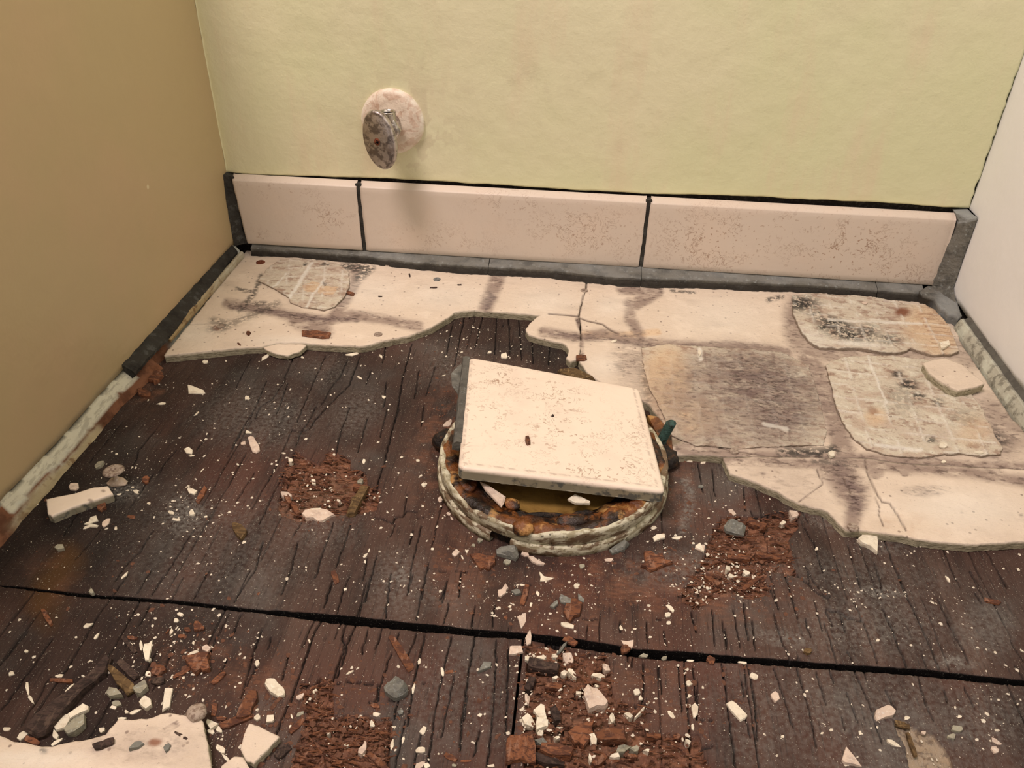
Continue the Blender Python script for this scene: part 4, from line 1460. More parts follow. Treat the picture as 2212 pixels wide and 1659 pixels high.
# ------------------------------------------------------------------ closet flange with its wax, bolts, and the loose tile on top
FC = np.array([.380, -.337, 0.0])
flange = empty('toilet_flange', tuple(FC), 'round stained white toilet flange full of brown wax under the loose tile', 'toilet flange')
th = np.linspace(0, 2*np.pi, 180, endpoint=False)


def ringmesh(prof, jit, seed, notch=None, zj=None):
    prof = np.array(prof, float)
    R = prof[:, 0][:, None]+0*th; H = prof[:, 1][:, None]+0*th
    R = R+jit*fbm(np.cos(th)[None]*6+0*R, np.sin(th)[None]*6+H*120, seed, 3)
    H = H+jit*fbm(np.cos(th)[None]*9+3+0*R, np.sin(th)[None]*9+R*90, seed+4, 3)
    if zj is not None: H = H+zj(th)[None]*sstep(.004, .018, H)
    return np.column_stack([(FC[0]+R*np.cos(th)).ravel(), (FC[1]+R*np.sin(th)).ravel(), H.ravel()]), quads(len(prof), 180, True)


chip_ = lambda t_: -.0035*np.exp(-((np.mod(t_, 2*np.pi)-4.62)/.10)**2)-.003*np.exp(-((np.mod(t_, 2*np.pi)-4.02)/.06)**2)+.0005*fbm(np.cos(t_)*7, np.sin(t_)*7, 3, 3)
V, q = ringmesh([(.070, .010), (.076, .0140), (.0825, .0185), (.0862, .0196), (.0872, .0175), (.0870, .0090), (.0862, .0082)], .0005, 3, zj=chip_)
link_mesh('outer_ring', V, q, 'pvc', flange, smooth=False)
# lower ring, with a gap at the front left
V, q = ringmesh([(.0845, .0084), (.0878, .0082), (.0888, .0070), (.0888, .0030), (.0896, .0), (.084, .0)], .0006, 8)
ang = np.mod(np.arctan2(V[:, 1]-FC[1], V[:, 0]-FC[0]), 2*np.pi)
notchm = (ang > 4.29) & (ang < 4.42)
keep = ~notchm[q].any(1)
link_mesh('base_ring', V, q[keep], 'pvc', flange)
V, q = ringmesh([(.083, .010), (.0838, .004), (.084, .0)], .0003, 9)
link_mesh('inner_wall', V, q, 'gunk', flange)
# wax bed
V, q = ringmesh([(.0855, .0140), (.0838, .0188), (.0800, .0196), (.0760, .0180), (.0720, .0150), (.0680, .0152), (.0640, .0130), (.0610, .0118), (.0590, .0095)], .0022, 21)
r_ = np.hypot(V[:, 0]-FC[0], V[:, 1]-FC[1])
dk = sstep(.0660, .0620, r_)*.85
dk = np.maximum(dk, sstep(.10, .35, fbm(V[:, 0]*45, V[:, 1]*45, 77, 3))*.85)
link_mesh('wax_ring', V, q, 'wax', flange, smooth=True, attrs={'dark': dk})
V, q = ringmesh([(.0600, .0105), (.0575, .0085), (.0540, .0060), (.0480, .0050), (.0400, .0042), (.030, .0036), (.015, .0032), (.0005, .0030)], .0007, 25)
link_mesh('drain_bowl', V, q, 'wax_bowl', flange, smooth=True)
# lumps of old wax on the ring
def lump(name, c, r, mat, parent, seed, sq=.6, cut=0, attrs=None, rot=0):
    u = np.linspace(0, np.pi, 10); v = np.linspace(0, 2*np.pi, 14, endpoint=False)
    Uu, Vv = np.meshgrid(u, v, indexing='ij')
    d = np.stack([np.sin(Uu)*np.cos(Vv), np.sin(Uu)*np.sin(Vv), np.cos(Uu)], -1)
    k = 1+.28*fbm(d[..., 0]*2.2+seed*3.1, d[..., 1]*2.2+d[..., 2]*1.7+seed, seed, 3)
    if cut: k = np.round(k*cut)/cut
    r = np.broadcast_to(np.array(r, float), 3)
    P = d*k[..., None]*r
    cr, sr = math.cos(rot), math.sin(rot)
    P = np.stack([P[..., 0]*cr-P[..., 1]*sr, P[..., 0]*sr+P[..., 1]*cr, P[..., 2]], -1)
    P[..., 2] = np.maximum(P[..., 2], -r[2]*sq)
    V = P.reshape(-1, 3)+np.array(c)+np.array([0, 0, r[2]*sq])
    return link_mesh(name, V, quads(10, 14, True), mat, parent, smooth=not cut, attrs=attrs)


for k, (a, rr, s_, m_) in enumerate(((4.52, .084, (.008, .006, .005), 'wax'), (5.35, .076, (.010, .006, .0035), 'wax'), (4.30, .064, (.006, .005, .003), 'wax'), (4.95, .072, (.012, .006, .003), 'wax'), (3.75, .074, (.008, .008, .003), 'wax'), (5.65, .079, (.009, .006, .003), 'wax'),
                                   (4.15, .064, (.008, .005, .003), 'gunk'), (4.75, .0615, (.017, .0022, .0025), 'gunk'), (5.10, .0625, (.009, .003, .003), 'gunk'), (3.95, .067, (.011, .006, .0025), 'gunk'), (4.42, .068, (.006, .005, .003), 'gunk'))):
    lump('wax_lump' if m_ == 'wax' else 'black_residue', (FC[0]+rr*math.cos(a), FC[1]+rr*math.sin(a), .0155 if m_ == 'wax' else .0105), s_, m_, flange, 40+k, attrs={'dark': 0}, rot=a+math.pi/2)


def chip_mesh(outline, z, th_, seed, tilt=0.0, inset=.12, top_rough=.0):
    """prism over an outline (world xy) with a slightly smaller, uneven top"""
    r = np.random.default_rng(seed)
    P = np.array(outline); c = P.mean(0); n = len(P)
    z = np.broadcast_to(z, (n,))
    bot = np.column_stack([P, z])
    mid = np.column_stack([c+(P-c)*r.uniform(.99, 1.04, (n, 1)), z+th_*.55])
    tz = z+th_*(1+r.uniform(-.22, .22, n))
    d = (P-c)/max(np.abs(P-c).max(), 1e-6)
    tz = tz+tilt*th_*d[:, 0]
    top = np.column_stack([c+(P-c)*(1-inset), tz])
    ctr = np.array([[c[0], c[1], z.mean()+th_*(1.05+r.uniform(-.1, .15))]])
    V = np.concatenate([bot, mid, top, ctr])
    fs = []
    for k in range(2):
        for i in range(n):
            j = (i+1) % n
            fs.append((k*n+i, k*n+j, (k+1)*n+j, (k+1)*n+i))
    for i in range(n): fs.append((2*n+i, 2*n+(i+1) % n, 3*n))
    fs.append(tuple(range(n))[::-1])
    return V, fs


# flap of torn wax paper and a chip inside the flange
o_ = F(np.array([(1037, 1040), (1052, 1046), (1092, 1072), (1088, 1086), (1083, 1094), (1050, 1060)], float), .020)[:, :2]
V, fs = chip_mesh(o_[::-1], .0185, .002, 3); link_mesh('torn_wax_flap', V, fs, 'k', flange)

# loose tile: corners measured on the photo, resting on the flange a little tilted
CZ = [.0345, .0275, .0305, .0375]
CP = [(1014, 770), (1381, 838), (1438, 1062), (990, 1009)]
cor = np.array([F(np.array(p_, float), z_) for p_, z_ in zip(CP, CZ)])
nrm = np.cross(cor[1]-cor[0], cor[3]-cor[0]); nrm /= np.linalg.norm(nrm)
if nrm[2] < 0: nrm = -nrm
tc = cor.mean(0)
tile = empty('loose_floor_tile', (tc[0], tc[1], .021), 'beige marbled floor tile lying loose on the toilet flange, grey grout on its left edge', 'tile')
nn = 110
s = np.linspace(0, 1, nn)
def bil(a, b): return (cor[0]*(1-a)[..., None]+cor[1]*a[..., None])*(1-b)[..., None]+(cor[3]*(1-a)[..., None]+cor[2]*a[..., None])*b[..., None]
# rounded rectangle parameter grid pulled in at the corners
Ag, Bg = np.meshgrid(s, s)
def rcorner(a, b, r=.035):
    ax = a.copy(); bx_ = b.copy()
    for (ca, cb) in ((0, 0), (1, 0), (0, 1), (1, 1)):
        ua = np.abs(a-ca); ub = np.abs(b-cb)
        m = (ua < r) & (ub < r)
        da = r-ua[m]; db = r-ub[m]; d = np.maximum(np.hypot(da, db), 1e-9); mx = np.maximum(da, db)
        k = mx/d
        na = r-da*k; nb = r-db*k
        ax[m] = np.where(ca == 0, na, 1-na); bx_[m] = np.where(cb == 0, nb, 1-nb)
    return ax, bx_
Ar, Br = rcorner(Ag, Bg)
TOP = bil(Ar, Br)
de = np.minimum(np.minimum(Ag, 1-Ag), np.minimum(Bg, 1-Bg))*.15
TOP = TOP-nrm*(.0016*np.exp(-de/.0010))[..., None]+nrm*(.00012*fbm(Ag*30, Bg*30, 3, 3))[..., None]
V = TOP.reshape(-1, 3)
q = quads(nn, nn)
b_ = np.concatenate([np.arange(nn), np.arange(1, nn)*nn+nn-1, ((nn-1)*nn+np.arange(nn-1))[::-1], (np.arange(1, nn-1)*nn)[::-1]])
VV = [V]; fs = [q]; n0 = len(V); cur = b_
side_core = []
for dz, jj in ((.0025, .0003), (.0055, .0004), (.0088, .0006)):
    nb = V[b_]-nrm*dz+(np.column_stack([fbm(V[b_][:, 0]*300, V[b_][:, 1]*300+dz*999, 4, 2), fbm(V[b_][:, 0]*300+9, V[b_][:, 1]*300, 5, 2), 0*b_]))*jj
    VV.append(nb); ids = n0+np.arange(len(b_)); n0 += len(b_)
    fs.append(np.stack([cur, ids, np.roll(ids, -1), np.roll(cur, -1)], -1)); cur = ids
    side_core.append(np.full(len(b_), 1.0))
# underside
ub = V-nrm*.0086
VV.append(ub); fs.append((q+n0)[:, ::-1]); 
V2 = np.concatenate(VV)
core = np.concatenate([np.zeros(nn*nn)]+side_core+[np.ones(nn*nn)])
a_ = Ag.ravel(); bb = Bg.ravel()
pz = np.zeros(nn*nn)
for (u0, v0, ru, rv, st) in ((.18, .18, .14, .14, 1), (.5, .25, .2, .2, .9), (.55, .55, .22, .15, 1), (.15, .55, .12, .16, .7), (.35, .75, .2, .12, .6), (.78, .82, .2, .12, 1), (.9, .5, .1, .2, .7), (.62, .92, .3, .06, .9), (.03, .5, .03, .6, .8)):
    pz = np.maximum(pz, st*np.exp(-(((a_-u0)/ru)**2+((bb-v0)/rv)**2)))
edge = np.minimum(np.minimum(1-a_, a_+.02), 1-bb)
st_ = np.exp(-((edge-.035)/.006)**2)*sstep(-.35, .25, fbm(a_*60, bb*60, 8, 3))*.65
z3 = np.zeros(len(V2)-nn*nn)
link_mesh('tile_body', V2, np.concatenate(fs), 'tile', tile, attrs={'pitzone': np.concatenate([pz, z3]), 'stain': np.concatenate([st_, z3]), 'core': core})
# grey grout stuck to the left edge
e0, e1 = cor[0], cor[3]
tt = np.linspace(-.01, .80, 60)
out = np.cross(nrm, (e1-e0)/np.linalg.norm(e1-e0)); out /= np.linalg.norm(out)
if out[0] > 0: out = -out
rows = []
wv = .0052+.0006*fbm(tt*14, tt*0, 3, 3)
for k, (o1, d1) in enumerate(((-.0006, -.0010), (.6, -.0006), (1.0, -.0016), (1.12, -.0050), (1.25, -.0085), (.2, -.0090))):
    wv2 = wv if k else 0*wv
    P = e0+(e1-e0)*tt[:, None]+out*(wv2*abs(o1) if k else 0*tt-.0006)[:, None]+nrm*(d1+.0003*fbm(tt*50, tt*0+k, 5, 2))[:, None]
    rows.append(P)
V = np.concatenate(rows)
fs = [tuple(f) for f in quads(6, 60)]+[tuple(np.arange(6)*60), tuple(np.arange(6)*60+59)[::-1]]
link_mesh('grout_edge', V, fs, 'grout', tile, attrs={'dk': .35})
V, fs = chip_mesh(F(np.array([(1008, 782), (990, 788), (974, 806), (976, 830), (990, 850), (1002, 846)], float), .028)[:, :2], .0262, .0012, 7)
link_mesh('grout_flap', V, fs, 'grout', tile)

# closet bolts
def bolt(px, py, label, mat, h, lean, r=.0042):
    c = F(np.array([px, py], float), .006)
    t_ = empty('closet_bolt', tuple(c), label, 'bolt')
    nturn = 14
    prof = []
    for k in range(nturn*2+1):
        prof.append((r*(1.0 if k % 2 else .84), h*k/(nturn*2)))
    prof.append((.0002, h*1.005))
    V, q = lathe(prof, (0, 0, 0), 18)
    V[:, 0] += lean[0]*V[:, 2]; V[:, 1] += lean[1]*V[:, 2]
    link_mesh('threaded_shaft', V+c, q, mat, t_)
    lump('corroded_nut', tuple(c-np.array([0, 0, .003])), (.0085, .0085, .006), 'gunk', t_, 5, sq=.8)
    return t_


bolt(1420, 968, 'green corroded closet bolt standing right of the loose tile', 'bolt', .024, (.35, .15))
bl_ = lump('residue_lump', tuple(F(np.array([966, 968.]), .0)), (.012, .010, .010), 'gunk', None, 9, sq=.7)
tag(bl_, 'black rusty residue lump left of the loose tile', 'residue')
bl_ = lump('residue_lump', tuple(F(np.array([1437, 1000.]), .0)), (.011, .014, .007), 'gunk', None, 19, sq=.7)
tag(bl_, 'dark brown residue lump at the right of the flange below the green bolt', 'residue')
# copper-coloured wax flap behind the flange
o_ = F(np.array([(1205, 796), (1240, 792), (1262, 800), (1285, 815), (1255, 818), (1215, 808)], float), .010)[:, :2]
V, fs = chip_mesh(o_[::-1], .004, .006, 3)
tag(link_mesh('wax_flake', V, fs, 'y'), 'orange-brown wax flake sticking up behind the loose tile', 'wax')
o_ = F(np.array([(1395, 888), (1420, 896), (1452, 940), (1456, 985), (1440, 1000), (1425, 950)], float), .010)[:, :2]
V, fs = chip_mesh(o_[::-1], .002, .008, 5)
tag(link_mesh('wax_flake', V, fs, 'wax', attrs={'dark': 0}), 'amber wax crust between the loose tile and the green bolt', 'wax')

# ------------------------------------------------------------------ shut-off valve on the back wall
ec = on(np.array([847, 264.]), 1, -.004)
valve = empty('shutoff_valve', (ec[0], -.004, ec[2]), 'small chrome shut-off valve with an oval handle on the back wall', 'valve')
er = .0325
V, q = lathe([(.0001, .0075), (.006, .0075), (.012, .0070), (.022, .0062), (.028, .0050), (er*.96, .0032), (er, .0010), (er*1.01, -.004)], (ec[0], -.001, ec[2]), 64, axis='y', jit=.0008)
rr = np.hypot(V[:, 0]-ec[0], V[:, 2]-ec[2])
link_mesh('escutcheon', V, q, 'escutcheon', valve, smooth=True, attrs={'edge': sstep(.0275, .031, rr)*sstep(-.4, .4, fbm(V[:, 0]*120, V[:, 2]*120, 4, 3))})['label'] = 'round pink-beige painted cover plate'
V, q = lathe([(.0100, 0), (.0100, .012), (.0125, .014), (.0130, .026), (.0110, .030), (.0075, .032), (.0075, .045), (.0001, .045)], (ec[0], -.004, ec[2]), 24, axis='y')
link_mesh('valve_body', V, q, 'chrome', valve, smooth=False)
# hex collar
V, q = lathe([(.0001, .020), (.0150, .020), (.0150, .029), (.0001, .029)], (ec[0], -.004, ec[2]), 6, axis='y')
link_mesh('hex_collar', V, q, 'chrome_clean', valve)
# threaded outlet pointing up
prof = [(.0090, 0), (.0090, .008)]
for k in range(7): prof += [(.0080, .0085+k*.0013), (.0070, .0091+k*.0013)]
prof += [(.0082, .0182), (.0080, .0192), (.0066, .0192), (.0062, .0150)]
V, q = lathe(prof, (0, 0, 0), 30)
V[:, 1] -= V[:, 2]*.16; V[:, 0] -= V[:, 2]*.06
oc = np.array([ec[0]+.0035, -.026, ec[2]-.001])
link_mesh('threaded_outlet', V+oc, q, 'chrome_clean', valve, smooth=False)
V, q = lathe([(.0001, .0165), (.0066, .0165)], (0, 0, 0), 24); V[:, 1] -= V[:, 2]*.16; V[:, 0] -= V[:, 2]*.06
link_mesh('outlet_bore', V+oc, q, 'hole', valve)
# oval handle facing the room
hc = on(np.array([817, 305.]), 1, -.052)
U, Vv = np.meshgrid(np.linspace(0, 1, 12), np.linspace(0, 2*np.pi, 60, endpoint=False), indexing='ij')
def oval(rad, dep):
    X = rad*.0172*np.cos(Vv[:1]); Z = rad*.0282*np.sin(Vv[:1]); return X, Z
prof = [(.02, -.0006), (.3, -.0004), (.6, .0000), (.84, .0004), (.90, .0010), (.95, .0008), (1.0, .0020), (1.02, .0040), (1.0, .0065), (.90, .0085), (.6, .0100), (.3, .0125), (.02, .0125)]
rows = []
for (k, d) in prof:
    X = k*.0172*np.cos(Vv[0]); Z = k*.0285*np.sin(Vv[0])
    # blunt, slightly pointed oval
    rows.append(np.column_stack([X, 0*X+d-.0018*(1-min(k, 1)**2), Z]))
V = np.concatenate(rows)
tl = math.radians(8); ca, sa = math.cos(tl), math.sin(tl)
V = np.column_stack([V[:, 0]*ca-V[:, 2]*sa, V[:, 1], V[:, 0]*sa+V[:, 2]*ca])
ty = math.radians(-14); ca2, sa2 = math.cos(ty), math.sin(ty)
V = np.column_stack([V[:, 0]*ca2-V[:, 1]*sa2, V[:, 0]*sa2+V[:, 1]*ca2, V[:, 2]])
hd = link_mesh('handle', V+hc, quads(len(prof), 60, True), 'chrome', valve, smooth=True)
hd['label'] = 'worn oval grey metal handle'
V, q = lathe([(.0001, .0016), (.0022, .0018), (.0036, .0012), (.0040, .0)], tuple(hc+np.array([0, -.0012, 0])), 16, axis='y')
link_mesh('screw', V, q, 'rust', hd)['label'] = 'rusty cross-head screw'
for a in (0.3, 0.3+math.pi/2):
    V, f_ = box(-.0019, .0019, -.0003, .0003, -.0005, .0005)
    V = np.column_stack([V[:, 0]*math.cos(a)-V[:, 2]*math.sin(a), V[:, 1], V[:, 0]*math.sin(a)+V[:, 2]*math.cos(a)])
    link_mesh('screw_slot', V+hc+np.array([0, -.0031, 0]), f_, 'hole', hd)

# ------------------------------------------------------------------ larger loose pieces


def piece(name, pts, z, th_, mat, label, cat, seed=1, res=.0008, rough=.0005, height=None, attrs=None, group=None):
    o = slab(name, pts, z, z+th_, res, mat, rough=rough, seed=seed, zplace=z+th_, height=height or (lambda x, y, p: .0004*fbm(x*120, y*120, seed, 3)), undercut=.0008, paint=attrs)
    return tag(o, label, cat, group)


piece('tile_strip', parse("R5 395,785 640,735 800,685 920,670 940,700 965,735 850,775 700,820 560,875 440,925 405,905"), 0, .0075, 'tile', 'broken beige tile strip with a grey underside lying by the left wall', 'tile piece', 3,
      attrs=lambda p: (p.get('pitzone'), p.get('stain'), p.blob('stain', 222, 1060, 5, 3, 0, .4, .9), p.blob('stain', 195, 1080, 5, 3, 0, .4, .9)))
piece('board_fragment', parse("R4 1440,1275 1500,1255 1600,1240 1720,1290 1880,1420 1800,1450 1690,1470 1640,1450 1560,1400 1480,1340"), ZB+.0018, .0080, 'board', 'pale thick board fragment lying on the right mortar patch near the right wall', 'board fragment', 5)
piece('board_fragment', parse("B2 150,1280 230,1300 320,1350 410,1390 300,1510 190,1610 130,1590 75,1500 110,1370"), 0, .0055, 'board', 'square-edged cream board fragment right of the torn front left board', 'board fragment', 6)
piece('board_fragment', parse("B1 1880,1650 2000,1560 2080,1570 2130,1660 2080,1720 1900,1740"), 0, .004, 'board', 'cream board fragment cut off by the bottom edge of the photo, left', 'board fragment', 7)
piece('wood_piece', parse("B3 330,1420 430,1400 520,1390 545,1500 540,1610 440,1580 320,1610 325,1500"), .0, .0035, 'w', 'ribbed pinkish-brown weathered wood piece at the bottom centre', 'wood piece', 8,
      height=lambda x, y, p: .0009*np.sin(x*900))
# mortar lumps with flat faces
def rock(px, py, rx, ry, rz, rot, mat, label, seed):
    c = F(np.array([px, py], float), 0)
    o = lump('mortar_lump', tuple(c), (rx, ry, rz), mat, None, seed, sq=.7, cut=5, rot=rot)
    return tag(o, label, 'mortar')


ROCKS = [("B2 1298,965 1330,925 1352,920 1400,868 1430,885 1500,955 1502,990 1470,1025 1410,1057 1385,1052 1310,1000", .0070, 'silvery grey mortar lump on the front left plywood sheet'),
         ("R8 200,985 225,945 250,930 300,960 345,985 332,1042 290,1035 215,1012", .0050, 'blue-grey mortar lump beside the red rotted patch on the right'),
         ("R7 595,1542 632,1520 690,1515 748,1530 762,1582 740,1612 680,1590 600,1572", .0050, 'grey mortar lump with pink top touching the front of the flange'),
         ("R7 1438,1545 1500,1500 1562,1480 1588,1500 1550,1542 1462,1572", .0040, 'greenish grey mortar lump touching the right front of the flange')]


# washer-headed fastener standing in crumbled plaster
c = F(np.array([254, 1043.]), 0)
nl = empty('washer_head_fastener', tuple(c), 'brown washer-headed fastener standing in crumbled plaster behind the tile strip', 'fastener')
V, q = lathe([(.0001, .0128), (.0012, .0122), (.0016, .0128), (.0060, .0130), (.0078, .0120), (.0070, .0114), (.0018, .0112)], c, 26); link_mesh('washer', V, q, 'screw', nl, smooth=True)
V, q = lathe([(.0020, .0), (.0018, .006), (.0020, .0116)], c, 10); link_mesh('shank', V, q, 'k', nl)
lump('plaster_crumble', tuple(c), (.0075, .0055, .0028), 'k', nl, 11, sq=.3)

